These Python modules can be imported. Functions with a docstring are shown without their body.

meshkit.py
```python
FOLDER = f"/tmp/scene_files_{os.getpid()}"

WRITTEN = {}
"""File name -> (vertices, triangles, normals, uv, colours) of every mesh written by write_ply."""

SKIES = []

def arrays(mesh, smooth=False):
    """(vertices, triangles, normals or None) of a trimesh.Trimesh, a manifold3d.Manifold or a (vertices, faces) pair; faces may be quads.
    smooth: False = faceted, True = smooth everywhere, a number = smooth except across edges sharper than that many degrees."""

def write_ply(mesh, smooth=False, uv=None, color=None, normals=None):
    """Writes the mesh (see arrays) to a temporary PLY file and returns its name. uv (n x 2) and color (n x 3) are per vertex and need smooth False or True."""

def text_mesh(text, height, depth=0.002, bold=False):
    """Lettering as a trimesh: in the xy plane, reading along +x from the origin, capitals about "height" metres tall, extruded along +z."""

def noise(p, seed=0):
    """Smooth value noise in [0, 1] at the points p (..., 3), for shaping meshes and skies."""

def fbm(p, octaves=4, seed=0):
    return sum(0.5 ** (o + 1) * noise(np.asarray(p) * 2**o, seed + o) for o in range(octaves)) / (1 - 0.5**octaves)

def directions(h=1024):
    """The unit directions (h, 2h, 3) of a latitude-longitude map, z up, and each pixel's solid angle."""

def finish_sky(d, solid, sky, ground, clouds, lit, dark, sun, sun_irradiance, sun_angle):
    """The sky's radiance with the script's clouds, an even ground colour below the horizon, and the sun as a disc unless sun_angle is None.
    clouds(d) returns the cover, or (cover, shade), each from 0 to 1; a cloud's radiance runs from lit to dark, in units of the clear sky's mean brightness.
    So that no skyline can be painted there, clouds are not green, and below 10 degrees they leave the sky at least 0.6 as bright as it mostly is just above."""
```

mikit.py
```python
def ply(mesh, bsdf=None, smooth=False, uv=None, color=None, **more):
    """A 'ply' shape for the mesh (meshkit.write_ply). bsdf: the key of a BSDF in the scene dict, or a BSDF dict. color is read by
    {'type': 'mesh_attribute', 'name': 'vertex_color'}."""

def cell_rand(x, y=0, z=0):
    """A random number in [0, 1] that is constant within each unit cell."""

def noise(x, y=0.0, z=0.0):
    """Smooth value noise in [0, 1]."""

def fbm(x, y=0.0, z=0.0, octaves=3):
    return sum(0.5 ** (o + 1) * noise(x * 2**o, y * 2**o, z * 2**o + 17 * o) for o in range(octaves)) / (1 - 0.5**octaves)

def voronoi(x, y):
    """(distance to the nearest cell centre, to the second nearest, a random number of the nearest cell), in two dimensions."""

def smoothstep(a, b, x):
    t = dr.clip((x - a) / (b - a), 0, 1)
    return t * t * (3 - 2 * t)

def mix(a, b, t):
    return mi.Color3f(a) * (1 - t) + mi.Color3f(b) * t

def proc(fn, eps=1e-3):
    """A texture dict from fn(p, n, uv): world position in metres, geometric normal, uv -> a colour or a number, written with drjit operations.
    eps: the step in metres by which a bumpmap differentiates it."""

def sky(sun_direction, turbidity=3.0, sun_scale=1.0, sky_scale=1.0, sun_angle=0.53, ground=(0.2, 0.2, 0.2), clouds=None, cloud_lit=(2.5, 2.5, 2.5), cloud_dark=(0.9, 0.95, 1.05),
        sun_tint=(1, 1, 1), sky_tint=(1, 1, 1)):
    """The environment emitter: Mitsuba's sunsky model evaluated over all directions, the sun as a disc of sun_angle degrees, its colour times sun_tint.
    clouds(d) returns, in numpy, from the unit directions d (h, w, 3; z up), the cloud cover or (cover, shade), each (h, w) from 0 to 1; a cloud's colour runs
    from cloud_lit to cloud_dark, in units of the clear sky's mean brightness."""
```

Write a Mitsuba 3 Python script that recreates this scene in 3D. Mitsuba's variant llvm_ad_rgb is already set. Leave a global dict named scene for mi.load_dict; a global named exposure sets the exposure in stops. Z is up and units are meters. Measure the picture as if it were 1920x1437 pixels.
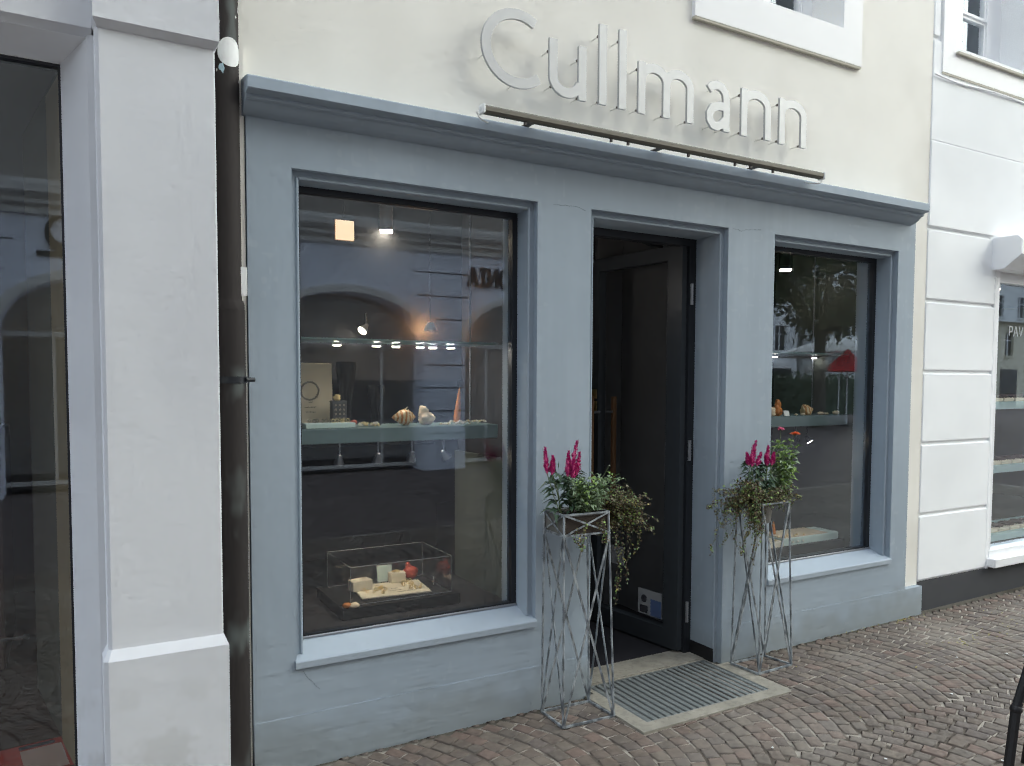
import math, random
import numpy as np, trimesh, shapely, manifold3d as m3
import shapely.geometry as sg, shapely.ops as so, shapely.affinity as sa
import drjit as dr
import mitsuba as mi
import mikit, meshkit
from mikit import proc, fbm, noise, voronoi, smoothstep, mix, cell_rand

random.seed(7)
RNG = np.random.default_rng(7)
PI = math.pi
scene, labels = {}, {}
T = mi.ScalarTransform4f

# ------------------------------------------------------------------ camera, sky, exposure
CAM_O = (0.0, -3.18075, 1.6)
CAM_F = np.array([0.49090686, 0.86971585, -0.05103716])
CAM_U = np.array([0.02163258, 0.04639523, 0.9986889])
scene['camera'] = {'type': 'perspective', 'fov': 67.0146, 'fov_axis': 'x', 'near_clip': 0.02, 'far_clip': 400.0,
                   'principal_point_offset_x': 0.0, 'principal_point_offset_y': -0.048656,
                   'to_world': T().look_at(origin=list(CAM_O), target=list(np.array(CAM_O) + CAM_F), up=list(CAM_U))}


def overcast(d):
    # one even grey cover, a little thinner and lighter here and there
    n = meshkit.fbm(d * np.array([2.2, 2.2, 5.0]) + 3.1, 4, 5)
    return np.ones(d.shape[:2]), np.clip(0.5 * n, 0, 1)


scene['sky'] = mikit.sky((0.72, -0.52, 0.45), turbidity=4, sun_scale=0.34, sun_angle=50, clouds=overcast,
                         cloud_lit=(2.25, 2.50, 2.80), cloud_dark=(1.55, 1.75, 2.00), ground=(0.16, 0.15, 0.14), sun_tint=(0.74, 0.95, 1.24))
exposure = 3.24

# ------------------------------------------------------------------ helpers
used = set()


def uniq(k):
    if k not in used:
        used.add(k)
        return k
    i = 1
    while f'{k}_{i:03d}' in used:
        i += 1
    used.add(f'{k}_{i:03d}')
    return f'{k}_{i:03d}'


def thing(name, label, cat, group=None, kind=None):
    k = uniq(name)
    labels[k] = {'label': label, 'category': cat}
    if group:
        labels[k]['group'] = group
    if kind:
        labels[k]['kind'] = kind
        if kind == 'structure':
            labels[k].pop('category')
    return k


def put(key, mesh, mat, smooth=False, **kw):
    """the mesh of a thing that is one mesh"""
    scene[key] = mikit.ply(mesh, 'mat_' + mat, smooth=smooth, **kw)
    return key


def part(parent, name, mesh, mat, smooth=False, label=None, kind=None, **kw):
    k = uniq(parent + '__' + name)
    scene[k] = mikit.ply(mesh, 'mat_' + mat, smooth=smooth, **kw)
    if label or kind:
        labels[k] = {}
        if label:
            labels[k]['label'] = label
        if kind:
            labels[k]['kind'] = kind
    return k


def node(parent, name):
    return uniq(parent + '__' + name)


def cat(ms):
    return trimesh.util.concatenate(ms)


def extrude(poly, d):
    return cat([trimesh.creation.extrude_polygon(g, d, engine='earcut') for g in getattr(poly, 'geoms', [poly])])


def hull(pts):
    return trimesh.convex.convex_hull(np.asarray(pts, float))


def box(x0, x1, y0, y1, z0, z1, b=0.0):
    if b <= 0:
        m = trimesh.creation.box((x1 - x0, y1 - y0, z1 - z0))
        m.apply_translation(((x0 + x1) / 2, (y0 + y1) / 2, (z0 + z1) / 2))
        return m
    b = min(b, (x1 - x0) / 3, (y1 - y0) / 3, (z1 - z0) / 3)
    p = []
    for x, sx in ((x0, 1), (x1, -1)):
        for y, sy in ((y0, 1), (y1, -1)):
            for z, sz in ((z0, 1), (z1, -1)):
                p += [(x, y + sy * b, z + sz * b), (x + sx * b, y, z + sz * b), (x + sx * b, y + sy * b, z)]
    return hull(p)


def mbox(x0, x1, y0, y1, z0, z1):
    return m3.Manifold.cube((x1 - x0, y1 - y0, z1 - z0)).translate((x0, y0, z0))


def tm(man):
    k = man.to_mesh()
    return trimesh.Trimesh(np.array(k.vert_properties[:, :3]), np.array(k.tri_verts), process=False)


def bar(p, q, r, r2=None, sides=6, flat=None, up=(0, 0, 1)):
    """round bar (radius r) or flat bar (flat = width, 2r = thickness) between two points"""
    p, q = np.asarray(p, float), np.asarray(q, float)
    t = (q - p) / np.linalg.norm(q - p)
    a = np.cross(t, up)
    if np.linalg.norm(a) < 1e-4:
        a = np.cross(t, (1, 0, 0))
    a /= np.linalg.norm(a)
    b = np.cross(t, a)
    if flat:
        cs = [(s * flat / 2, u * r) for s, u in ((-1, -1), (1, -1), (1, 1), (-1, 1))]
        return hull([p + a * c[0] + b * c[1] for c in cs] + [q + a * c[0] + b * c[1] for c in cs])
    r2 = r if r2 is None else r2
    an = np.arange(sides) * 2 * PI / sides
    return hull([p + r * (a * math.cos(x) + b * math.sin(x)) for x in an] + [q + r2 * (a * math.cos(x) + b * math.sin(x)) for x in an])


def tube(pts, rad, sides=5):
    p = np.asarray(pts, float)
    t = np.gradient(p, axis=0)
    t /= np.linalg.norm(t, axis=1, keepdims=True) + 1e-12
    a = np.cross(t, np.where(np.abs(t[:, 2:]) < 0.9, [0, 0, 1.0], [1.0, 0, 0]))
    a /= np.linalg.norm(a, axis=1, keepdims=True) + 1e-12
    b, an = np.cross(t, a), np.arange(sides) * 2 * PI / sides
    rad = np.broadcast_to(rad, (len(p),))
    v = p[:, None] + rad[:, None, None] * (np.cos(an)[None, :, None] * a[:, None] + np.sin(an)[None, :, None] * b[:, None])
    i, j = np.meshgrid(np.arange(len(p) - 1), np.arange(sides), indexing='ij')
    q = np.stack([i * sides + j, i * sides + (j + 1) % sides, (i + 1) * sides + (j + 1) % sides, (i + 1) * sides + j], -1).reshape(-1, 4)
    f = np.vstack([q[:, [0, 2, 1]], q[:, [0, 3, 2]]])
    n = len(p) * sides
    caps = [[0, k, k + 1] for k in range(1, sides - 1)] + [[n - sides, n - sides + k + 1, n - sides + k] for k in range(1, sides - 1)]
    return trimesh.Trimesh(v.reshape(-1, 3), np.vstack([f, caps]), process=False)


def prism_x(yz, x0, x1):
    """polygon in (y, z) extruded along x"""
    poly = sg.Polygon(yz)
    m = trimesh.creation.extrude_polygon(poly, x1 - x0, engine='earcut')
    v = np.array(m.vertices)
    m.vertices = np.stack([v[:, 2] + x0, v[:, 0], v[:, 1]], 1)
    return m


def prism_z(xy, z0, z1):
    m = trimesh.creation.extrude_polygon(sg.Polygon(xy), z1 - z0, engine='earcut')
    m.apply_translation((0, 0, z0))
    return m


def plate_xz(poly, y0, y1):
    """shapely polygon in (x, z) extruded from y0 to y1"""
    out = []
    for g in getattr(poly, 'geoms', [poly]):
        m = trimesh.creation.extrude_polygon(g, y1 - y0, engine='earcut')
        v = np.array(m.vertices)
        m.vertices = np.stack([v[:, 0], y1 - v[:, 2], v[:, 1]], 1)
        out.append(m)
    return cat(out)


def lathe(prof, at=(0, 0, 0), n=20, sx=1.0, sy=1.0):
    m = trimesh.creation.revolve(np.asarray(prof, float), sections=n)
    m.apply_scale((sx, sy, 1))
    m.apply_translation(at)
    return m


def ball(c, r, sub=2, s=(1, 1, 1)):
    m = trimesh.creation.icosphere(sub, r)
    m.apply_scale(s)
    m.apply_translation(c)
    return m


def lumpy(c, r, s=(1, 1, 1), amp=0.3, freq=40.0, seed=0, sub=3):
    m = trimesh.creation.icosphere(sub, 1.0)
    v = np.array(m.vertices)
    k = 1 + amp * (meshkit.fbm(v * freq * r + seed * 7.3, 3, seed) - 0.5) * 2
    m.vertices = v * k[:, None] * r * np.array(s) + np.array(c)
    return m


def rot(m, ang, axis, at):
    m.apply_transform(trimesh.transformations.rotation_matrix(ang, axis, at))
    return m


SLOPE = 0.00834


def zg(x):
    """height of the paved ground: it rises a little to the right"""
    return SLOPE * (np.clip(x, -1.0, 12.0) - 3.167)


# ------------------------------------------------------------------ materials
def M(name, d):
    scene['mat_' + name] = d


def rgb(c):
    return {'type': 'rgb', 'value': list(map(float, c))}


def pri(base, rough=0.6, metal=0.0, spec=0.5, bump=None, bscale=1.0, **kw):
    b = base if isinstance(base, dict) else rgb(base)
    d = {'type': 'principled', 'base_color': b, 'roughness': rough if isinstance(rough, dict) else float(rough), 'metallic': float(metal), 'specular': float(spec), **kw}
    if bump:
        d = {'type': 'bumpmap', 'tex': bump, 'scale': float(bscale), 'nested': d}
    return {'type': 'twosided', 'nested': d}


def plain(name, c, rough=0.6, metal=0.0, spec=0.4, **kw):
    M(name, pri(c, rough, metal, spec, **kw))


# plaster and paint
def cream_col(p, n, uv):
    a = fbm(p.x * 1.1, p.z * 1.3, p.y * 2, 3)
    s = fbm(p.x * 5, p.z * 4, 3.0, 2)
    return mix((0.715, 0.695, 0.635), (0.795, 0.775, 0.715), smoothstep(0.25, 0.75, 0.65 * a + 0.35 * s))


def trowel_bump(p, n, uv):
    return 0.5 * fbm(p.x * 7 + 0.8 * p.z, p.z * 12, p.y * 6, 2) + 0.28 * noise(p.x * 75, p.z * 75, p.y * 75)


M('cream_plaster', pri(proc(cream_col), 0.85, spec=0.2, bump=proc(trowel_bump, 3e-3), bscale=0.0040))


def white_col(p, n, uv):
    a = fbm(p.x * 2.3, p.z * 1.7, p.y * 2, 3)
    g = fbm(p.x * 14, p.z * 11, p.y * 14, 3)
    low = smoothstep(0.75, 0.0, p.z) * smoothstep(0.45, 0.7, g)          # splash dirt near the pavement
    c = mix((0.575, 0.585, 0.605), (0.64, 0.65, 0.665), smoothstep(0.25, 0.75, a))
    return mix(c, (0.44, 0.44, 0.42), 0.55 * low)


def rough_bump(p, n, uv):
    blister = smoothstep(0.55, 0.75, noise(p.x * 34, p.z * 24, p.y * 34)) * smoothstep(0.45, 0.65, noise(p.x * 4, p.z * 4, p.y * 4 + 9))
    return 0.30 * noise(p.x * 11, p.z * 13, p.y * 11) + 0.14 * blister + 0.30 * noise(p.x * 95, p.z * 80, p.y * 95)


M('rough_white', pri(proc(white_col), 0.8, spec=0.25, bump=proc(rough_bump, 2e-3), bscale=0.0046))


def smooth_white_col(p, n, uv):
    a = fbm(p.x * 1.7, p.z * 1.9, p.y * 2, 3)
    return mix((0.76, 0.775, 0.78), (0.84, 0.855, 0.86), smoothstep(0.25, 0.75, a))


M('smooth_white', pri(proc(smooth_white_col), 0.8, spec=0.25, bump=proc(trowel_bump, 3e-3), bscale=0.0020))


def blue_col(p, n, uv):
    a = fbm(p.x * 1.6, p.z * 1.3, p.y * 3, 3)
    streak = fbm(p.x * 26, p.z * 1.5, p.y * 26, 3)
    brush = fbm(p.x * 2.5, p.z * 38, p.y * 4, 3)
    low = smoothstep(0.75, 0.1, p.z)
    t = 0.72 * a + 0.28 * mi.Float(dr.lerp(streak, brush, low))
    c = mix((0.283, 0.337, 0.387), (0.318, 0.374, 0.425), smoothstep(0.3, 0.7, t))
    dirt = smoothstep(0.26, 0.0, p.z + 0.22 * (fbm(p.x * 9, p.z * 9, 0.0, 3) - 0.5)) * 0.55
    chip = smoothstep(0.80, 0.86, noise(p.x * 38, p.z * 30, p.y * 38)) * smoothstep(0.50, 0.62, noise(p.x * 3.1, p.z * 4.3, p.y * 3))
    c = mix(c, (0.40, 0.44, 0.47), 0.20 * chip)
    return mix(c, (0.20, 0.215, 0.205), dirt)


def blue_bump(p, n, uv):
    low = smoothstep(0.8, 0.25, p.z)
    coarse = fbm(p.x * 5, p.z * 7, p.y * 6, 2)
    brush = noise(p.x * 6, p.z * 90, p.y * 20)
    fine = noise(p.x * 60, p.z * 45, p.y * 60)
    return 0.45 * coarse + 0.30 * brush * low + 0.22 * fine


M('blue_paint', pri(proc(blue_col), 0.62, spec=0.35, bump=proc(blue_bump, 2e-3), bscale=0.0050))
plain('blue_sill', (0.32, 0.37, 0.42), 0.6)
plain('dark_frame', (0.018, 0.020, 0.024), 0.35)
plain('door_metal', (0.040, 0.046, 0.052), 0.45)
plain('pin_light', (0.62, 0.60, 0.55), 0.6)
plain('black', (0.012, 0.012, 0.013), 0.5)
plain('rubber', (0.02, 0.02, 0.022), 0.7)
plain('white_frame', (0.78, 0.79, 0.80), 0.35)
plain('cool_white', (0.74, 0.745, 0.75), 0.5)
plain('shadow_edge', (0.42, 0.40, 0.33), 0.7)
plain('dark_plinth', (0.045, 0.047, 0.052), 0.75)
plain('crack', (0.17, 0.20, 0.235), 0.9)
M('glass', {'type': 'thindielectric', 'int_ior': 1.54, 'specular_reflectance': rgb((0.80, 0.90, 1.0))})
M('acrylic', {'type': 'thindielectric', 'int_ior': 1.49})
plain('acrylic_edge', (0.30, 0.32, 0.33), 0.3)
plain('green_glass_edge', (0.10, 0.17, 0.16), 0.25)
plain('letter_metal', (0.425, 0.43, 0.435), 0.5, metal=0.55)
plain('letter_side', (0.72, 0.72, 0.70), 0.5, metal=0.3)
plain('pin', (0.08, 0.07, 0.065), 0.6)
plain('lamp_metal', (0.15, 0.14, 0.115), 0.6, metal=0.4)
plain('brass', (0.42, 0.30, 0.13), 0.4, metal=0.8)
plain('handle_wood', (0.20, 0.105, 0.05), 0.5)
plain('paper', (0.75, 0.76, 0.74), 0.8)
plain('paper_grey', (0.33, 0.34, 0.35), 0.8)
plain('paper_blue', (0.10, 0.15, 0.30), 0.8)
plain('flyer_panel', (0.42, 0.30, 0.24), 0.8)
plain('paper_dark', (0.05, 0.05, 0.06), 0.8)
plain('paper_red', (0.36, 0.045, 0.03), 0.8)
plain('sticker_blue', (0.40, 0.55, 0.60), 0.7)


def pipe_col(p, n, uv):
    speck = smoothstep(0.80, 0.84, noise(p.x * 55, p.z * 34, p.y * 55)) * smoothstep(0.52, 0.62, fbm(p.x * 5, p.z * 3.2, p.y * 5, 3))
    pale = smoothstep(0.52, 0.72, fbm(p.x * 11, p.z * 5, p.y * 11 + 4, 3)) * smoothstep(0.45, 0.6, noise(p.z * 2.1 + 3, 1.0, 2.0)) * 0.35
    lo = mix((0.022, 0.019, 0.018), (0.040, 0.034, 0.032), fbm(p.x * 9, p.z * 3, p.y * 9, 3))
    c = mix(lo, (0.20, 0.24, 0.23), pale)
    return mix(c, (0.72, 0.72, 0.70), speck)


M('pipe_paint', pri(proc(pipe_col), 0.7, spec=0.25))


def galv_col(p, n, uv):
    a = fbm(p.x * 45, p.y * 45, p.z * 20, 3)
    return mix((0.15, 0.165, 0.18), (0.45, 0.49, 0.51), smoothstep(0.3, 0.72, a))


M('zinc', pri(proc(galv_col), 0.48, metal=0.55, spec=0.5))
plain('tray_panel', (0.17, 0.165, 0.15), 0.6, metal=0.3)
plain('soil', (0.035, 0.026, 0.02), 0.95)
plain('grate_metal', (0.20, 0.215, 0.21), 0.55, metal=0.35)
plain('grate_pit', (0.15, 0.155, 0.145), 0.9)


def conc_col(p, n, uv):
    a = fbm(p.x * 12, p.y * 12, 1.0, 2)
    s = smoothstep(0.55, 0.8, noise(p.x * 70, p.y * 70, 4.0))
    return mix(mix((0.225, 0.21, 0.175), (0.325, 0.30, 0.25), a), (0.16, 0.15, 0.13), 0.3 * s)


def stone_bump(p, n, uv):
    return fbm(p.x * 45, p.y * 45, p.z * 45, 2)


M('concrete', pri(proc(conc_col), 0.9, spec=0.2, bump=proc(stone_bump, 2e-3), bscale=0.004))


# paving
def ground_col(p, n, uv):
    # joint sand between the built setts; beyond them the same paving seen from afar
    d1, d2, w = voronoi(p.x * 11.5, p.y * 11.5)
    far = mix(mix((0.095, 0.078, 0.072), (0.15, 0.125, 0.118), w), (0.05, 0.045, 0.04), smoothstep(0.10, 0.03, d2 - d1))
    a = fbm(p.x * 2.1, p.y * 2.1, 1.0, 3)
    b = fbm(p.x * 17, p.y * 17, 6.0, 3)
    light = smoothstep(0.42, 0.60, 0.6 * a + 0.4 * b + 0.13 * smoothstep(3.2, 5.2, p.x) - 0.02)
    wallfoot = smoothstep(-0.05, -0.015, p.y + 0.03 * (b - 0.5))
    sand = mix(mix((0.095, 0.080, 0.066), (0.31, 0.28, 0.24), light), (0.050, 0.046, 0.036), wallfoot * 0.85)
    near = smoothstep(-4.3, -4.2, p.y) * smoothstep(12.2, 12.1, p.x) * smoothstep(-1.3, -1.2, p.x)
    return mix(far, sand, near)


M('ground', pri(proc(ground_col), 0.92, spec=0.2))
SETT = [(0.132, 0.104, 0.084), (0.143, 0.107, 0.087), (0.125, 0.103, 0.085), (0.145, 0.119, 0.096), (0.122, 0.099, 0.085), (0.154, 0.110, 0.089)]


def sett_col(p, n, uv):
    # every sett carries its own tone in its uv: u = x + 64 * tone
    t = dr.floor(uv.x / 64.0 + 0.5)
    c = mi.Color3f(SETT[0])
    for i in range(1, len(SETT)):
        c = dr.select(dr.abs(t - i) < 0.5, mi.Color3f(SETT[i]), c)
    a = fbm(p.x * 34, p.y * 34, p.z * 30, 3)
    b = fbm(p.x * 3.1, p.y * 3.1, 7.0, 2)
    c = c * (0.80 + 0.36 * smoothstep(0.25, 0.75, 0.7 * a + 0.3 * b))
    return mix(c, (0.24, 0.215, 0.185), smoothstep(0.52, 0.80, b) * 0.30)


M('sett', pri(proc(sett_col), 0.66, spec=0.45, bump=proc(stone_bump, 2e-3), bscale=0.006))

# plants
def leafmat(name, c, trans=0.35):
    M(name, {'type': 'principledthin', 'base_color': rgb(c), 'roughness': 0.55, 'spec_trans': 0.0, 'diff_trans': float(trans * 2), 'specular': 0.4} if False else
      {'type': 'twosided', 'nested': {'type': 'principled', 'base_color': rgb(c), 'roughness': 0.5, 'specular': 0.4}})


leafmat('leaf_dark', (0.042, 0.078, 0.042))
leafmat('leaf_mid', (0.10, 0.165, 0.070))
leafmat('leaf_pale', (0.29, 0.37, 0.23))
leafmat('leaf_lime', (0.24, 0.36, 0.09))
leafmat('leaf_olive', (0.10, 0.10, 0.042))
leafmat('leaf_russet', (0.085, 0.055, 0.030))
leafmat('leaf_yellow', (0.30, 0.25, 0.07))
leafmat('stem', (0.065, 0.045, 0.025))
leafmat('stem_green', (0.12, 0.16, 0.06))
leafmat('magenta', (0.44, 0.016, 0.16))
leafmat('magenta_light', (0.62, 0.09, 0.24))
leafmat('orange_petal', (0.62, 0.10, 0.02))
leafmat('pink_petal', (0.62, 0.14, 0.24))
leafmat('seed_white', (0.60, 0.58, 0.50))
leafmat('tree_leaf', (0.045, 0.075, 0.028))
plain('bark', (0.11, 0.095, 0.075), 0.9)

# shop inside
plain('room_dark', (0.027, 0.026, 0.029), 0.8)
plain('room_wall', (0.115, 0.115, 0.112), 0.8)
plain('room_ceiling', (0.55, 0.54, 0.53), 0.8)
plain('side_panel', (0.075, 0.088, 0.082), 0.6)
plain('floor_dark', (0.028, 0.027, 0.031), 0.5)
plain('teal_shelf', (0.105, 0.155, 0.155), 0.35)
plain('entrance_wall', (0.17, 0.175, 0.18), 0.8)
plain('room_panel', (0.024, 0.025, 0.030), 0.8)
plain('mint', (0.55, 0.66, 0.60), 0.5)
plain('cream_board', (0.62, 0.52, 0.36), 0.7)
plain('cream_card', (0.66, 0.60, 0.46), 0.7)
plain('bead_gold', (0.70, 0.55, 0.26), 0.35, metal=0.5)
plain('bead_pearl', (0.78, 0.72, 0.60), 0.3)
plain('wire_dark', (0.20, 0.17, 0.13), 0.5, metal=0.5)
plain('bust_black', (0.008, 0.008, 0.008), 0.95, spec=0.05)
plain('stand_grey', (0.06, 0.058, 0.055), 0.5)
plain('shell_orange', (0.50, 0.17, 0.035), 0.45)
plain('shell_cream', (0.66, 0.54, 0.36), 0.5)
plain('shell_red', (0.42, 0.055, 0.025), 0.45)


def conch_col(p, n, uv):
    s = 0.5 + 0.5 * dr.sin(p.x * 330 + 3 * fbm(p.x * 40, p.z * 40, 1.0, 2))
    return mix((0.62, 0.48, 0.26), (0.45, 0.17, 0.04), smoothstep(0.35, 0.75, s))


M('conch_striped', pri(proc(conch_col), 0.4))
plain('spot_metal', (0.30, 0.31, 0.33), 0.35, metal=0.7)
plain('wood_floor', (0.060, 0.036, 0.026), 0.55)
plain('beige_wall', (0.13, 0.11, 0.07), 0.8)
plain('grey_wall', (0.085, 0.085, 0.065), 0.8)
plain('beige_drape', (0.22, 0.185, 0.115), 0.9)
plain('pale_teal', (0.40, 0.52, 0.51), 0.4)
plain('curtain', (0.45, 0.52, 0.56), 0.9)
plain('brown_item', (0.10, 0.06, 0.045), 0.5)
plain('yellow_room', (0.34, 0.31, 0.20), 0.8)

# across the street
def opp_col(p, n, uv):
    return mix((0.76, 0.79, 0.87), (0.81, 0.84, 0.93), fbm(p.x * 1.1, p.z * 1.3, 2.0, 3))


M('opposite_white', pri(proc(opp_col), 0.85))


def opp_up(p, n, uv):
    return mix((0.26, 0.235, 0.205), (0.36, 0.33, 0.29), fbm(p.x * 2.5, p.z * 1.1, 2.0, 4))


M('opposite_upper', pri(proc(opp_up), 0.9))
plain('opposite_trim', (0.70, 0.68, 0.64), 0.8)
plain('opposite_dark', (0.03, 0.032, 0.036), 0.4)
plain('brown_ceiling', (0.55, 0.42, 0.34), 0.8)
plain('opposite_room', (0.42, 0.42, 0.43), 0.7)
plain('sign_dark', (0.02, 0.022, 0.025), 0.5)
plain('far_white', (0.74, 0.74, 0.73), 0.9)
plain('far_grey', (0.50, 0.51, 0.50), 0.9)
plain('far_yellow', (0.56, 0.53, 0.42), 0.9)
plain('roof_red', (0.22, 0.10, 0.07), 0.9)
plain('canopy_red', (0.78, 0.025, 0.04), 0.8)
plain('canopy_white', (0.80, 0.79, 0.77), 0.8)

LAMP = 5.0


def emit(parent, name, mesh, c, power=1.0, smooth=False, top=False):
    k = uniq(parent + '__' + name) if not top else parent
    scene[k] = mikit.ply(mesh, 'mat_white_frame', smooth=smooth, emitter={'type': 'area', 'radiance': rgb(np.array(c) * LAMP * power)})
    return k


WARM = (1.0, 0.74, 0.42)
HAL = (1.0, 0.88, 0.66)

# ------------------------------------------------------------------ ground
def ground_sheet():
    xs = [-60, -1.0, 3.167, 12.0, 110]
    v = [(x, y, float(zg(x)) - 0.0055) for x in xs for y in (-70, 0.35)]
    f = [(2 * i, 2 * i + 2, 2 * i + 3, 2 * i + 1) for i in range(len(xs) - 1)]
    return (np.array(v), np.array(f))


PAVE = uniq('pavement')
labels[PAVE] = {'label': 'reddish grey porphyry sett paving laid in arcs in front of the shops', 'kind': 'structure'}
put(PAVE, ground_sheet(), 'ground')

GR = (2.225, 3.215, -0.475)          # the concrete kerb round the foot grating: x0, x1, front y


def pix(p):
    """where a world point falls in the frame, only used to pick the setts that show largest"""
    R = np.cross(CAM_F, CAM_U)
    v = p - np.array(CAM_O)
    d = v @ CAM_F
    return np.stack([512 + 773.33 * (v @ R) / d, 420.3 - 773.33 * (v @ CAM_U) / d, d], -1)


def sett_quads():
    out = []
    W, pit = 0.93, 0.079
    h = 0.175 * W
    for k in range(-1, 6):
        yc = -0.02 - W / 2 - k * W
        for si in range(-20, 190):
            s = -1.3 + si * pit + (0.5 * pit if k % 2 else 0) + RNG.normal(0, 0.003)
            n = 12
            tv = np.linspace(-1, 1, n + 1) + RNG.normal(0, 0.018, n + 1)
            tv[0], tv[-1] = -1, 1
            for j in range(n):
                c = []
                for tt, sg_ in ((tv[j], -1), (tv[j + 1], -1), (tv[j + 1], 1), (tv[j], 1)):
                    t = tt * 0.985
                    slope = math.atan(4 * h / W * t)
                    x = s + h * (1 - t * t)
                    y = yc + t * W / 2
                    nx, ny = math.cos(slope), math.sin(slope)
                    a = 0.5 * pit * math.cos(slope) * sg_
                    c.append((x + nx * a, y + ny * a * 1.0))
                c = np.array(c)
                ctr = c.mean(0)
                gap = 0.0040 + 0.0025 * RNG.random()
                e = c - ctr
                c = ctr + e * (1 - gap / np.maximum(np.linalg.norm(e, axis=1, keepdims=True), 0.02)) + RNG.normal(0, 0.0028, (4, 2))
                if not (-1.2 < ctr[0] < 12.0 and -4.2 < ctr[1] < 0.06):
                    continue
                out.append(c)
    return out


def clip_sett(c):
    poly = sg.Polygon(c)
    if not poly.is_valid:
        poly = poly.buffer(0)
    if poly.intersects(KEEP_OUT):
        poly = poly.difference(KEEP_OUT)
        if poly.is_empty:
            return None
        if poly.geom_type != 'Polygon':
            poly = max(poly.geoms, key=lambda g: g.area)
        if poly.area < 0.00035:
            return None
        poly = poly.simplify(0.004)
    c = np.array(poly.exterior.coords)[:-1]
    if len(c) < 3:
        return None
    if sg.polygon.orient(poly).exterior.is_ccw and not sg.LinearRing(c).is_ccw:
        c = c[::-1]
    return c


KEEP_OUT = so.unary_union([sg.box(-9, -0.006, 20, 2), sg.box(GR[0] - 0.006, GR[2] - 0.006, GR[1] + 0.006, 1), sg.box(-9, -0.182, 0.495, 1)])


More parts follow.
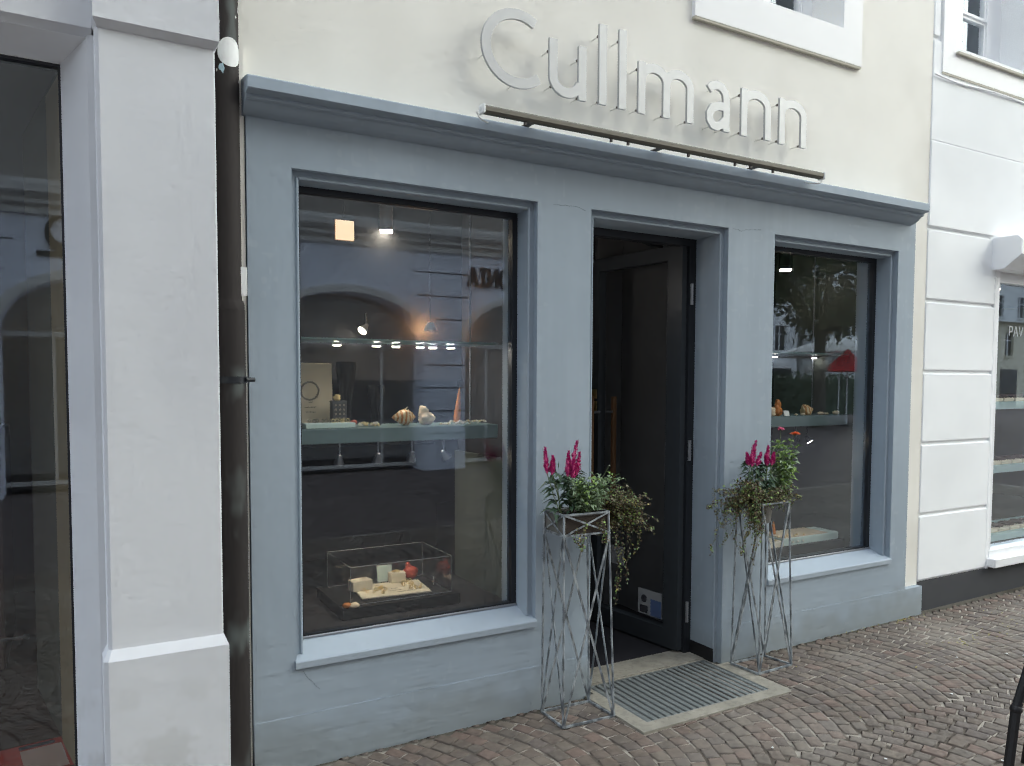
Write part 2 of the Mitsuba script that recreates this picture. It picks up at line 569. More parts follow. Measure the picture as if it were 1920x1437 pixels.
def sett_mesh(c):
    n = len(c)
    ctr = c.mean(0)
    top = RNG.normal(0, 0.0011)
    tilt = RNG.normal(0, 0.009, 2)
    z0 = float(zg(ctr[0]))
    e = c - ctr
    L = np.maximum(np.linalg.norm(e, axis=1, keepdims=True), 1e-3)
    inn = ctr + e * (1 - 0.0075 / L)
    def lift(q, dz):
        return np.column_stack([q, zg(q[:, 0]) + dz + (q - ctr) @ tilt])
    v = np.vstack([np.column_stack([c, zg(c[:, 0]) - 0.016]), lift(c, top - 0.0036), lift(inn, top), [[ctr[0], ctr[1], z0 + top + 0.0018]]])
    f = []
    for i in range(n):
        j = (i + 1) % n
        f += [(i, j, n + j), (i, n + j, n + i), (n + i, n + j, 2 * n + j), (n + i, 2 * n + j, 2 * n + i), (2 * n + i, 2 * n + j, 3 * n)]
    return v, np.array(f)


def build_setts():
    items = []
    for c in sett_quads():
        c = clip_sett(c)
        if c is None:
            continue
        p3 = np.column_stack([c, zg(c[:, 0])])
        q = pix(p3)
        seen = (q[:, 2] > 0.3).all() and (q[:, 0] > 2).all() and (q[:, 0] < 1022).all() and (q[:, 1] < 764).all() and (q[:, 1] > 2).all()
        area = abs(sg.Polygon(q[:, :2]).area) if seen else 0
        items.append((area, c))
    order = sorted(range(len(items)), key=lambda i: -items[i][0])
    pick = set(order[:300])
    joined = {i: [[], [], 0] for i in range(len(SETT))}
    for i, (a, c) in enumerate(items):
        tone = int(RNG.choice(len(SETT), p=[.24, .16, .22, .14, .16, .08]))
        v, f = sett_mesh(c)
        if i in pick:
            part(PAVE, 'sett', (v, f), 'sett', smooth=True, uv=np.column_stack([v[:, 0] + 64 * tone, v[:, 1]]))
        else:
            J = joined[tone]
            J[0].append(v)
            J[1].append(f + J[2])
            J[2] += len(v)
    used.add(PAVE + '__sett_field')
    labels[PAVE + '__sett_field'] = {'kind': 'stuff'}
    for t, J in joined.items():
        v = np.vstack(J[0])
        scene[f'{PAVE}__sett_field__{t + 1:03d}'] = mikit.ply((v, np.vstack(J[1])), 'mat_sett', smooth=True, uv=np.column_stack([v[:, 0] + 64 * t, v[:, 1]]))


build_setts()

# ------------------------------------------------------------------ the blue jewellery shop in its cream house
SHOP = thing('shop_house', 'cream plastered house with a blue grey painted jewellery shopfront on its ground floor', 'building')
L1, L2, D1, D2, R1, R2 = 0.775, 1.931, 2.242, 3.167, 3.531, 4.670
S1, S2 = 0.600, 4.843
ZB, ZT = 0.433, 2.450
RB = 0.035

cream = mbox(0.475, 5.03, 0.04, 0.30, -0.2, 8.4) - mbox(S1 - 0.004, S2 + 0.004, -1, 1, -1, 2.70) - mbox(3.27, 4.10, -1, 1, 3.742, 5.35) 
part(SHOP, 'wall', tm(cream), 'cream_plaster')

part(SHOP, 'wall_strip', box(0.478, 0.5955, 0.008, 0.0395, -0.1, 2.9), 'cream_plaster')
front = mbox(S1, S2, 0.0, RB, -0.2, 2.66)
core = mbox(S1, S2, RB, 0.28, -0.2, 2.66)
for a, b, z0, z1 in ((L1, L2, ZB - 0.03, ZT), (D1, D2, -1, ZT), (R1, R2, ZB - 0.03, ZT)):
    front = front - mbox(a, b, -1, 1, z0, z1)
    core = core - mbox(a + RB, b - RB, -1, 1, z0 - 0.03 if z0 > 0 else -1, z1 - RB)
SF = part(SHOP, 'shopfront', tm(front + core), 'blue_paint')


def inner_moulding(a, b, z0, z1):
    """the raised bead that rims the reveal of an opening"""
    x0, x1, zt = a + RB, b - RB, z1 - RB
    w, p = 0.012, 0.007
    ms = [box(x0 - w, x0 - 0.0005, RB - p, RB + 0.004, z0, zt + w, 0.003), box(x1 + 0.0005, x1 + w, RB - p, RB + 0.004, z0, zt + w, 0.003),
          box(x0, x1, RB - p, RB + 0.004, zt + 0.0005, zt + w, 0.003)]
    return cat(ms)


for a, b, z0 in ((L1, L2, ZB + 0.02), (D1, D2, 0.06), (R1, R2, ZB + 0.02)):
    part(SF, 'moulding', inner_moulding(a, b, z0, ZT), 'blue_paint')

prof = [(0.02, 2.624), (-0.004, 2.627), (-0.014, 2.630), (-0.033, 2.638), (-0.050, 2.649), (-0.062, 2.661), (-0.066, 2.667), (-0.075, 2.667), (-0.083, 2.671), (-0.0865, 2.678),
        (-0.085, 2.685), (-0.090, 2.688), (-0.117, 2.692), (-0.1225, 2.697), (-0.1225, 2.739), (-0.119, 2.743), (-0.05, 2.756), (0.039, 2.768), (0.039, 2.624)]
part(SF, 'cornice', prism_x(prof, 0.586, 4.795), 'blue_paint', smooth=35)
# the plinth course along the foot, running a little past the shopfront
pl = mbox(S1 + 0.002, 5.028, -0.0028, 0.05, -0.2, 0.205) - mbox(D1 - 0.0, D2 + 0.0, -1, 1, -1, 1)
part(SF, 'plinth', tm(pl), 'blue_paint')


def wobble_line(p, q, n, amp, seed, w=0.0016):
    r = np.random.default_rng(seed)
    t = np.linspace(0, 1, n)
    pts = np.outer(1 - t, p) + np.outer(t, q)
    pts[:, 1] += np.cumsum(r.normal(0, amp, n)) * np.sin(PI * t)
    return plate_xz(sg.LineString(pts).buffer(w * 0.6, cap_style=3), -0.0008, 0.001)


part(SF, 'crack', wobble_line((2.02, 2.447), (2.205, 2.437), 14, 0.006, 1), 'crack')
part(SF, 'crack', wobble_line((3.20, 2.447), (3.42, 2.462), 12, 0.005, 2), 'crack')
part(SF, 'crack', wobble_line((0.80, 0.39), (0.87, 0.30), 9, 0.004, 5), 'crack')


def display_window(a, b, label):
    w = node(SHOP, 'display_window')
    labels[w] = {'label': label}
    x0, x1, zb, zt = a + RB, b - RB, 0.487, ZT - RB
    s1 = prism_x([(-0.014, ZB - 0.028), (-0.014, ZB - 0.002), (-0.008, ZB + 0.004), (RB - 0.001, ZB + 0.018), (RB - 0.001, ZB - 0.028)], a - 0.006, b + 0.002)
    s2 = prism_x([(RB - 0.002, ZB - 0.05), (RB - 0.002, ZB + 0.0178), (0.131, zb - 0.002), (0.131, ZB - 0.05)], x0 + 0.0005, x1 - 0.0005)
    part(w, 'sill', cat([s1, s2]), 'blue_sill')
    fw = 0.028
    fr = mbox(x0 + 0.001, x1 - 0.001, 0.13, 0.175, zb, zt - 0.001) - mbox(x0 + fw, x1 - fw, -1, 1, zb + 0.012, zt - fw)
    part(w, 'frame', tm(fr), 'dark_frame')
    part(w, 'glazing_strip', box(x0 + 0.002, x1 - 0.002, 0.118, 0.1295, zb - 0.005, zb + 0.006, 0.002), 'spot_metal')
    for y in (0.142, 0.1455):
        pane = trimesh.Trimesh([(x0 + 0.01, y, zb + 0.004), (x1 - 0.01, y, zb + 0.004), (x1 - 0.01, y, zt - 0.01), (x0 + 0.01, y, zt - 0.01)], [(0, 1, 2), (0, 2, 3)], process=False)
        part(w, 'pane', pane, 'glass')


display_window(L1, L2, 'left display window of the blue shopfront')
display_window(R1, R2, 'right display window of the blue shopfront')

# the fixed door frame, the open leaf and the threshold
DF = node(SHOP, 'door_frame')
dfm = mbox(D1 + RB + 0.001, D2 - RB - 0.001, 0.215, 0.278, 0.0, ZT - RB - 0.001) - mbox(D1 + RB + 0.05, D2 - RB - 0.05, -1, 1, -1, ZT - RB - 0.04)
scene[DF] = mikit.ply(tm(dfm), 'mat_dark_frame')
part(SHOP, 'threshold', box(D1 + RB, D2 - RB, 0.10, 0.285, -0.05, 0.004), 'concrete')
for x0, x1 in ((D1 + RB - 0.003, D1 + RB + 0.005), (D2 - RB - 0.005, D2 - RB + 0.003)):
    part(SHOP, 'skirting', box(x0, x1, 0.03, 0.213, 0.0, 0.078), 'black')

DOOR = node(SHOP, 'door')
labels[DOOR] = {'label': 'dark glazed door leaf standing open into the shop'}
dd = np.array([-0.1256, 0.9921])
DM = np.eye(4)
DM[:3, 0] = (dd[0], dd[1], 0)
DM[:3, 1] = (-dd[1], dd[0], 0)
DM[:3, 3] = (3.072, 0.235, 0.0)


def inleaf(m):
    m = m.copy()
    m.apply_transform(DM)
    return m


lf = mbox(0, 0.80, -0.03, 0.03, 0.018, 2.385) - mbox(0.110, 0.690, -1, 1, 0.130, 2.305)
part(DOOR, 'leaf_frame', inleaf(tm(lf)), 'door_metal')
part(DOOR, 'edge_strip', inleaf(box(0.8005, 0.804, -0.012, 0.012, 0.02, 2.38)), 'spot_metal')
part(DOOR, 'pane', inleaf(trimesh.Trimesh([(0.105, 0, 0.125), (0.695, 0, 0.125), (0.695, 0, 2.31), (0.105, 0, 2.31)], [(0, 1, 2), (0, 2, 3)], process=False)), 'glass')
for s in (1, -1):
    h = part(DOOR, 'pull_handle', inleaf(box(0.665, 0.695, s * 0.10 - 0.016, s * 0.10 + 0.016, 0.62, 1.50, 0.006)), 'handle_wood')
    for z in (0.72, 1.40):
        part(h, 'standoff', inleaf(bar((0.68, s * 0.0295, z), (0.68, s * 0.088, z), 0.009, sides=8)), 'spot_metal')
lp = part(DOOR, 'lock_plate', inleaf(box(0.702, 0.762, 0.0303, 0.036, 1.40, 1.545, 0.003)), 'brass')
part(lp, 'lever', inleaf(cat([bar((0.735, 0.036, 1.485), (0.735, 0.075, 1.485), 0.009, sides=8), bar((0.735, 0.07, 1.485), (0.655, 0.075, 1.478), 0.008, sides=8)])), 'dark_frame')
for z in (0.25, 1.2, 2.1):
    part(DOOR, 'hinge', bar((3.096, 0.208, z - 0.06), (3.096, 0.208, z + 0.06), 0.010, sides=8), 'spot_metal')
part(DOOR, 'closer_arm', cat([bar((2.74, 0.262, 2.392), (2.97, 0.40, 2.392), 0.008, flat=0.022), bar((2.97, 0.40, 2.40), (3.045, 0.42, 2.40), 0.008, flat=0.022)]), 'dark_frame')

NT = thing('notice', 'small notice with a portrait and a blue panel stuck low on the open door', 'notice')
part(NT, 'sheet', inleaf(box(0.145, 0.34, 0.002, 0.004, 0.165, 0.32)), 'paper_grey')
part(NT, 'blue_panel', inleaf(box(0.147, 0.235, 0.0045, 0.0055, 0.168, 0.27)), 'paper_blue')
port = so.unary_union([sg.Point(0.290, 0.262).buffer(0.024), sg.box(0.262, 0.178, 0.318, 0.215).buffer(0.004)])
pm = extrude(port, 0.001)
pm.vertices = np.array(pm.vertices)[:, [0, 2, 1]] * np.array([1, 1, 1]) + np.array([0, 0.0045, 0])
part(NT, 'portrait', inleaf(pm), 'paper_dark')
CB = thing('grey_card', 'plain grey card fixed on the glass of the open door behind the trailing vine', 'card')
put(CB, inleaf(box(0.47, 0.58, 0.002, 0.006, 0.43, 0.545)), 'paper_grey')

# rooms behind the front
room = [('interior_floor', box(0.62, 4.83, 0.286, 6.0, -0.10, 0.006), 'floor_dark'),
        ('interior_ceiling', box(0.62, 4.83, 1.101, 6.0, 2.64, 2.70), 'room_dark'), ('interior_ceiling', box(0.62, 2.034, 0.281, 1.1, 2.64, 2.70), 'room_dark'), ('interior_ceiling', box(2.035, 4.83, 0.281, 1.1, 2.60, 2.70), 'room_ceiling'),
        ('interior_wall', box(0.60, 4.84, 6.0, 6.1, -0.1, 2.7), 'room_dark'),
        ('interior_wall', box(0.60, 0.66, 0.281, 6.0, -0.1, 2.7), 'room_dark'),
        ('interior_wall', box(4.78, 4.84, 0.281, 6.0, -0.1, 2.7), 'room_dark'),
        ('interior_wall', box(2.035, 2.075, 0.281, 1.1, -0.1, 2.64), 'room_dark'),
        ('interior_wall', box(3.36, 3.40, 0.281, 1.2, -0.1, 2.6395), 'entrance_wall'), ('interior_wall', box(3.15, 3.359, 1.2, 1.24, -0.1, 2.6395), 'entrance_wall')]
for nm, m, mt in room:
    part(SHOP, nm, m, mt)
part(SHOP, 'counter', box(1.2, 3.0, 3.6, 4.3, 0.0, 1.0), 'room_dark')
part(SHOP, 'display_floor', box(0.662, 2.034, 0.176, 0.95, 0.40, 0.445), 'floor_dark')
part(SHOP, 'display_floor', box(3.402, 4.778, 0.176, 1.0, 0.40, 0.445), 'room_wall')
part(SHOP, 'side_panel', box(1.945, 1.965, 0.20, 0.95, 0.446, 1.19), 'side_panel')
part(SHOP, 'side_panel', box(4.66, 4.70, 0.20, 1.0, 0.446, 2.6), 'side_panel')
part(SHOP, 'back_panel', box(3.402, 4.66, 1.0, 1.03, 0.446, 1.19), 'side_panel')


def shelf_unit(x0, x1):
    s = node(SHOP, 'display_shelf')
    scene[s] = mikit.ply(box(x0, x1, 0.33, 0.64, 1.305, 1.375, 0.004), 'mat_teal_shelf')
    part(s, 'glass_top', box(x0, x1, 0.33, 0.64, 1.786, 1.794), 'green_glass_edge')
    for x in (x0 + 0.02, x1 - 0.02):
        part(s, 'hanger', bar((x, 0.62, 1.306), (x, 0.62, 2.64), 0.004, sides=6), 'spot_metal')
    return s


shelf_unit(0.70, 1.90)
shelf_unit(3.62, 4.65)

# windows upstairs
def upper_window(parent, x0, x1, z0, z1, y, sx0, sx1, sz0, sz1, proud, depth, glass):
    w = node(parent, 'upper_window')
    sur = mbox(sx0, sx1, y - proud, y + 0.002, sz0, sz1) - mbox(x0, x1, -1, 1, z0, z1)
    scene[w] = mikit.ply(tm(sur), 'mat_cool_white')
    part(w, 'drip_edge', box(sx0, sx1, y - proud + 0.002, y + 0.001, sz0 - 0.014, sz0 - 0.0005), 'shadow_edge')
    part(w, 'reveal', tm(mbox(x0 - 0.02, x1 + 0.02, y + 0.003, y + depth, z0 - 0.02, z1 + 0.02) - mbox(x0, x1, -1, 2, z0, z1)), 'cool_white')
    fr = mbox(x0 - 0.02, x1 + 0.02, y + depth, y + depth + 0.055, z0 - 0.02, z1 + 0.02)
    sash = m3.Manifold()
    for xa, xb, za, zb in glass:
        fr = fr - mbox(xa - 0.022, xb + 0.022, -1, 3, za - 0.022, zb + 0.022)
        sash = sash + (mbox(xa - 0.0215, xb + 0.0215, y + depth + 0.012, y + depth + 0.05, za - 0.0215, zb + 0.0215) - mbox(xa, xb, -1, 3, za, zb))
    part(w, 'frame', tm(fr), 'white_frame')
    part(w, 'sash', tm(sash), 'white_frame')
    part(w, 'pane', trimesh.Trimesh([(x0, y + depth + 0.03, z0), (x1, y + depth + 0.03, z0), (x1, y + depth + 0.03, z1), (x0, y + depth + 0.03, z1)], [(0, 1, 2), (0, 2, 3)], process=False), 'glass')
    part(w, 'curtain', box(x0 - 0.3, x0 + 0.62 * (x1 - x0), y + depth + 0.16, y + depth + 0.17, z0, z1), 'curtain')
    part(w, 'room_box', tm(mbox(x0 - 0.5, x1 + 0.5, y + depth + 0.056, y + depth + 1.5, z0 - 0.5, z1 + 0.3) - mbox(x0 - 0.45, x1 + 0.45, -1, y + depth + 1.4, z0 - 0.45, z1 + 0.25)), 'grey_wall')


upper_window(SHOP, 3.27, 4.10, 3.742, 5.35, 0.04, 2.912, 4.272, 3.545, 5.55, 0.026, 0.21, [(3.34, 3.62, 3.875, 5.25), (3.74, 3.986, 3.875, 5.25)])

part(SHOP, 'rear_wall', box(0.475, 5.03, 8.0, 8.3, -0.2, 8.4), 'room_dark')
part(SHOP, 'roof', prism_x([(-0.15, 8.4), (4.0, 11.0), (8.5, 8.4)], 0.475, 5.03), 'roof_red')

# ------------------------------------------------------------------ lettering and its lamp
SIGN = thing('letter_sign', 'brushed metal letters reading Cullmann on pins above the shopfront', 'sign')
LY0, LY1 = -0.050, -0.036


def stroke(pts, w=0.0445, cap=2):
    return sg.LineString(pts).buffer(w / 2, cap_style=cap, join_style=1, resolution=12)


def arc(cx, cz, rx, rz, a0, a1, n=28):
    t = np.radians(np.linspace(a0, a1, n))
    return [(cx + rx * math.cos(a), cz + rz * math.sin(a)) for a in t]


BL, XH = 2.945, 3.200
hw = 0.0445 / 2


def glyph_C():
    return stroke(arc(1.792, 3.112, 0.165, 0.153, 57, 312))


def glyph_u():
    l, r = 1.983, 2.148
    return so.unary_union([stroke([(l, XH), (l, 3.03)] + arc((l + r) / 2 - 0.006, 3.03, (r - l) / 2 - 0.006, 0.066, 180, 350, 20)), stroke([(r, XH - 0.004), (r, BL - 0.002)])])


def stem_arch(l, r, first=True):
    g = [stroke([(l, XH), (l, BL)])] if first else []
    mid = (l + r) / 2
    g.append(stroke(arc(mid, 3.115, (r - l) / 2, 0.066, 165, 0, 20) + [(r, BL + 0.004)]))
    return so.unary_union(g)


def glyph_a():
    r = 3.087
    bowl = [(r, 3.075), (3.03, 3.073), (2.988, 3.058), (2.967, 3.025), (2.970, 2.992), (2.992, 2.968), (3.022, 2.965), (3.052, 2.978), (3.078, 3.004)]
    head = [(2.962, 3.150), (2.985, 3.172), (3.020, 3.181), (3.055, 3.172), (3.079, 3.145), (r, 3.105), (r, BL)]
    return so.unary_union([stroke(bowl), stroke(head)])


GL = [(glyph_C(), [(1.70, 3.238), (1.636, 3.07), (1.79, 2.963)]), (glyph_u(), [(1.975, 3.15), (1.99, 2.99), (2.14, 3.14), (2.14, 2.96)]),
      (stroke([(2.268, 3.327), (2.268, 2.946)]), [(2.262, 3.28), (2.262, 2.965)]), (stroke([(2.388, 3.327), (2.388, 2.945)]), [(2.382, 3.28), (2.382, 2.962)]),
      (so.unary_union([stem_arch(2.509, 2.670), stem_arch(2.670, 2.830, False)]), [(2.502, 3.17), (2.502, 2.968), (2.665, 2.965), (2.740, 3.172), (2.825, 2.962)]),
      (glyph_a(), [(3.03, 3.178), (3.0, 2.97), (3.085, 2.965)]),
      (stem_arch(3.219, 3.402), [(3.212, 3.17), (3.212, 2.966), (3.325, 3.174), (3.397, 2.966)]), (stem_arch(3.515, 3.692), [(3.508, 3.17), (3.508, 2.966), (3.62, 3.174), (3.687, 2.966)])]
for g, pins in GL:
    k = part(SIGN, 'letter', plate_xz(g, LY0, LY1), 'letter_metal')
    for x, z in pins:
        pk = part(k, 'pin', bar((x, LY1 + 0.0242, z), (x, 0.043, z), 0.0030, sides=6), 'pin_light')
        part(k, 'pin_sleeve', bar((x, LY1 + 0.0005, z), (x, LY1 + 0.0240, z), 0.0068, sides=8), 'pin')

LB = thing('sign_lamp', 'long slim lamp bar lying along the top of the blue cornice under the lettering', 'lamp')
part(LB, 'housing', prism_x([(-0.200, 2.752), (-0.192, 2.743), (-0.168, 2.743), (-0.160, 2.752), (-0.160, 2.768), (-0.168, 2.776), (-0.192, 2.776), (-0.200, 2.768)], 1.548, 3.688), 'lamp_metal', smooth=30)
for x in (1.535, 3.688):
    part(LB, 'end_cap', box(x, x + 0.0125, -0.204, -0.156, 2.739, 2.780, 0.004), 'paper')
for x in (1.75, 2.22, 2.32, 2.70, 3.02, 3.13, 3.30):
    part(LB, 'clip', box(x, x + 0.009, -0.186, -0.174, 2.726, 2.7425), 'pin')
for x in (1.80, 2.55, 3.22):
    part(LB, 'bracket', box(x, x + 0.03, -0.172, 0.041, 2.757, 2.763), 'pin')
for x0, s in ((1.536, 1), (3.69, -1)):
    part(LB, 'cable', tube([(x0, -0.18, 2.76), (x0 - 0.02 * s, -0.175, 2.745), (x0 + 0.0 * s, -0.17, 2.722), (x0 + 0.05 * s, -0.14, 2.722), (x0 + 0.08 * s, -0.10, 2.745)], 0.003, 5), 'paper', smooth=True)

# ------------------------------------------------------------------ the white house on the left
WH = thing('white_house', 'white painted house with a heavy pier on the left of the photo', 'building')
PX0, PX1, PY = 0.083, 0.470, -0.130
plan = [(PX0 + 0.012, PY), (PX1 - 0.006, PY), (PX1, PY + 0.006), (PX1, 0.30), (-0.022, 0.30), (-0.022, 0.072), (0.060, -0.040), (PX0 - 0.002, -0.044), (PX0, PY + 0.012)]
part(WH, 'pier', prism_z(plan, -0.2, 2.802), 'rough_white')
pp = [(PX0 - 0.002, PY - 0.034), (PX1 + 0.014, PY - 0.034), (PX1 + 0.014, 0.0), (PX0 - 0.018, -0.02), (PX0 - 0.018, PY - 0.018)]
ppt = [(PX0 + 0.010, PY - 0.002), (PX1 + 0.001, PY - 0.002), (PX1 + 0.001, 0.0), (PX0 - 0.002, -0.02), (PX0 - 0.002, PY + 0.010)]
base = hull([(x, y, -0.2) for x, y in pp] + [(x, y, 0.605) for x, y in pp] + [(x, y, 0.638) for x, y in ppt])
part(WH, 'pier_base', base, 'rough_white')
cap_pts = [(PX0 - 0.006, PY - 0.030), (PX1 + 0.012, PY - 0.030), (PX1 + 0.012, 0.10), (PX0 - 0.006, 0.10)]
cap_low = [(PX0 + 0.006, PY - 0.004), (PX1 + 0.001, PY - 0.004), (PX1 + 0.001, 0.10), (PX0 + 0.006, 0.10)]
part(WH, 'pier_head', hull([(x, y, 2.800) for x, y in cap_low] + [(x, y, 2.822) for x, y in cap_pts] + [(x, y, 4.2) for x, y in cap_pts]), 'rough_white')
part(WH, 'lintel', hull([(x, y, z) for x in (-2.4, PX0 - 0.007) for y, z in ((-0.034, 2.792), (-0.058, 2.818), (-0.058, 4.2), (0.30, 4.2), (0.30, 2.792))]), 'rough_white')
up = mbox(-30, 0.474, 0.0, 0.30, 4.195, 8.6) - mbox(-1.6, -0.6, -1, 1, 4.9, 6.4)
part(WH, 'upper_wall', tm(up), 'rough_white')
part(WH, 'rear_wall', box(-30, 0.474, 8.0, 8.3, -0.2, 8.6), 'room_dark')
part(WH, 'roof', prism_x([(-0.15, 8.6), (4.0, 11.2), (8.5, 8.6)], -30, 0.474), 'roof_red')
WW = node(WH, 'shop_window')
hd = hull([(x, y, z) for x in (-2.3, 0.0605) for y, z in ((-0.039, 2.7915), (0.074, 2.722), (0.074, 2.7915))])
part(WW, 'head', hd, 'cool_white')
part(WW, 'frame', tm(mbox(-2.2, -0.0225, 0.075, 0.13, 0.05, 2.72) - mbox(-2.15, -0.030, -1, 1, 0.09, 2.712)), 'dark_frame')
for y in (0.09, 0.0935):
    part(WW, 'pane', trimesh.Trimesh([(-2.19, y, 0.055), (-0.024, y, 0.055), (-0.024, y, 2.715), (-2.19, y, 2.715)], [(0, 1, 2), (0, 2, 3)], process=False), 'glass')
part(WW, 'sill', box(-2.3, 0.06, -0.06, 0.074, -0.1, 0.048, 0.008), 'rough_white')
part(WH, 'pier', prism_z([(-2.7, PY), (-2.30, PY), (-2.21, 0.074), (-2.21, 0.30), (-2.7, 0.30)], -0.2, 2.802), 'rough_white')
part(WH, 'wall', box(-30, -2.7, 0.0, 0.3, -0.2, 4.195), 'rough_white')
rm = [('interior_floor', box(-2.3, -0.02, 0.131, 3.2, 0.0, 0.10), 'wood_floor'), ('interior_ceiling', box(-2.4, 0.4, 0.131, 3.2, 2.74, 2.78), 'room_wall'),
      ('interior_wall', box(-2.4, 0.4, 3.2, 3.25, 0.0, 2.8), 'beige_wall'), ('interior_wall', box(-2.4, -2.3, 0.131, 3.2, 0.0, 2.8), 'beige_wall'),
      ('interior_wall', prism_z([(-0.022, 0.131), (0.02, 0.131), (0.02, 3.2), (-0.19, 3.2), (-0.19, 1.16)], 0.0, 2.76), 'grey_wall'),
      ('interior_wall', prism_z([(-0.0225, 0.133), (-0.0235, 0.133), (-0.078, 0.46), (-0.073, 0.46)], 0.101, 2.72), 'beige_drape')]
for nm, m, mt in rm:
    part(WH, nm, m, mt)
part(WH, 'wall_socket', box(-0.115, -0.108, 0.70, 0.78, 0.40, 0.50, 0.002), 'paper')
part(WH, 'hand_rail', cat([bar((-1.3, 0.5, 0.557), (-0.20, 0.5, 0.548), 0.006, sides=8), ball((-0.197, 0.5, 0.548), 0.013, 2)]), 'stand_grey')
part(WH, 'dark_cabinet', box(-1.6, -0.34, 1.5, 2.2, 0.101, 1.35, 0.01), 'brown_item')
FL = thing('flyer', 'red flyer with a pale text panel lying on the shop floor behind the left window', 'flyer')
fly = [box(-0.33, -0.045, 0.20, 0.50, 0.101, 0.1025), box(-0.21, -0.065, 0.21, 0.44, 0.103, 0.1036), box(-0.21, -0.085, 0.453, 0.485, 0.103, 0.1036)]
for m, nm, mt in zip(fly, ('sheet', 'text_panel', 'title_strip'), ('paper_red', 'flyer_panel', 'paper_dark')):
    part(FL, nm, rot(m, math.radians(8), (0, 0, 1), (-0.14, 0.32, 0)), mt)

# drainpipe with stickers
DP = thing('drainpipe', 'dark brown paint spattered drainpipe between the white pier and the blue shopfront', 'drainpipe')
part(DP, 'pipe', tube([(0.527, -0.018, z) for z in np.linspace(1.86, 8.3, 12)], 0.0462, 24), 'pipe_paint', smooth=40)
part(DP, 'standpipe', tube([(0.531, -0.022, z) for z in np.linspace(-0.05, 1.868, 6)], 0.0525, 26), 'pipe_paint', smooth=40)
part(DP, 'collar', tube([(0.529, -0.020, z) for z in (1.8685, 1.89, 1.905)], [0.0535, 0.0535, 0.049], 26), 'pipe_paint', smooth=40)
part(DP, 'clamp', cat([tube([(0.531, -0.022, z) for z in (1.586, 1.612)], 0.0555, 26), bar((0.575, -0.060, 1.600), (0.612, -0.035, 1.600), 0.009, sides=8)]), 'dark_frame', smooth=40)


def curved_patch(poly, z0, r, n=26, a0=-90.0):
    """a sticker: polygon in (arc length, z) laid round the pipe"""
    m = trimesh.creation.extrude_polygon(poly, 0.0006, engine='earcut')
    v, f = trimesh.remesh.subdivide_to_size(m.vertices, m.faces, 0.006)
    a = np.radians(a0) + v[:, 0] / r
    rr = r + v[:, 2]
    return trimesh.Trimesh(np.stack([0.527 + rr * np.cos(a), -0.018 + rr * np.sin(a), z0 + v[:, 1]], 1), f, process=False)


ell = sa.scale(sg.Point(0, 0).buffer(0.048, resolution=14), 1.0, 1.12)
SK = thing('round_sticker', 'worn round white sticker wrapped on the drainpipe', 'sticker')
put(SK, curved_patch(ell, 2.832, 0.0466, a0=-80), 'paper')
SK2 = thing('torn_sticker', 'torn scrap of pale blue sticker below the round white one on the drainpipe', 'sticker')
put(SK2, curved_patch(sg.Polygon([(-0.010, 0.012), (0.004, 0.016), (0.010, -0.004), (0.004, -0.024), (-0.004, -0.012), (-0.014, -0.004)]), 2.772, 0.0466, a0=-118), 'sticker_blue')
SK3 = thing('paper_scrap', 'white paper scrap hanging at the right edge of the drainpipe', 'paper')
put(SK3, prism_x([(-0.040, 1.925), (-0.042, 2.035), (-0.041, 2.035), (-0.039, 1.925)], 0.566, 0.590), 'paper')

# ------------------------------------------------------------------ the white house on the right
RH = thing('banded_house', 'white house with banded plaster blocks and a shop window, at the right edge', 'building')
X0 = 5.031
ZJ = [0.222, 0.688, 1.180, 1.672, 2.157, 2.645]
rw = mbox(X0, 14.0, 0.050, 0.30, -0.2, 8.6) - mbox(5.885, 9.2, -1, 1, 0.30, 2.45) - mbox(5.275, 6.14, -1, 1, 3.845, 5.5)
part(RH, 'wall', tm(rw), 'smooth_white')
for z0, z1 in zip(ZJ[:-1], ZJ[1:]):
    part(RH, 'block', box(X0 + 0.001, 5.852, 0.034, 0.0505, z0 + 0.011, z1 - 0.011, 0.008), 'smooth_white')
part(RH, 'wall_band', box(X0 + 0.001, 14.0, 0.030, 0.0495, ZJ[-1] + 0.010, 3.225, 0.012), 'smooth_white')
part(RH, 'wall_band', box(X0 + 0.001, 14.0, 0.034, 0.0495, 3.226, 3.888, 0.006), 'smooth_white')
part(RH, 'window_jamb', box(5.8525, 5.884, 0.034, 0.0502, 0.222, 2.62), 'smooth_white')
part(RH, 'base', box(X0 + 0.001, 14.0, 0.037, 0.0495, -0.2, 0.221), 'dark_plinth')
for z0, z1 in ((3.912, 4.38), (4.40, 4.88)):
    part(RH, 'block', box(X0 + 0.001, 5.10, 0.034, 0.0505, z0, z1, 0.006), 'smooth_white')
upper_window(RH, 5.275, 6.14, 3.845, 5.5, 0.05, 5.125, 6.33, 3.690, 5.7, 0.024, 0.17, [(5.34, 5.55, 3.985, 4.25), (5.34, 5.55, 4.30, 5.4), (5.675, 5.945, 3.985, 4.25), (5.675, 5.945, 4.30, 5.4)])
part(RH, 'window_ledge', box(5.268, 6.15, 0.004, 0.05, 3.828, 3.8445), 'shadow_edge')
SWN = node(RH, 'shop_window')
part(SWN, 'sill', cat([box(5.868, 9.3, -0.028, 0.049, 0.232, 0.300, 0.006), box(5.885, 9.2, 0.03, 0.12, 0.3005, 0.352)]), 'white_frame')
part(SWN, 'shutter_box', prism_x([(0.0495, 2.415), (-0.050, 2.415), (-0.165, 2.505), (-0.165, 2.612), (-0.135, 2.640), (0.0495, 2.640)], 5.800, 9.3), 'white_frame')
part(SWN, 'guide_rail', box(5.8855, 5.915, 0.036, 0.10, 0.353, 2.414), 'white_frame')
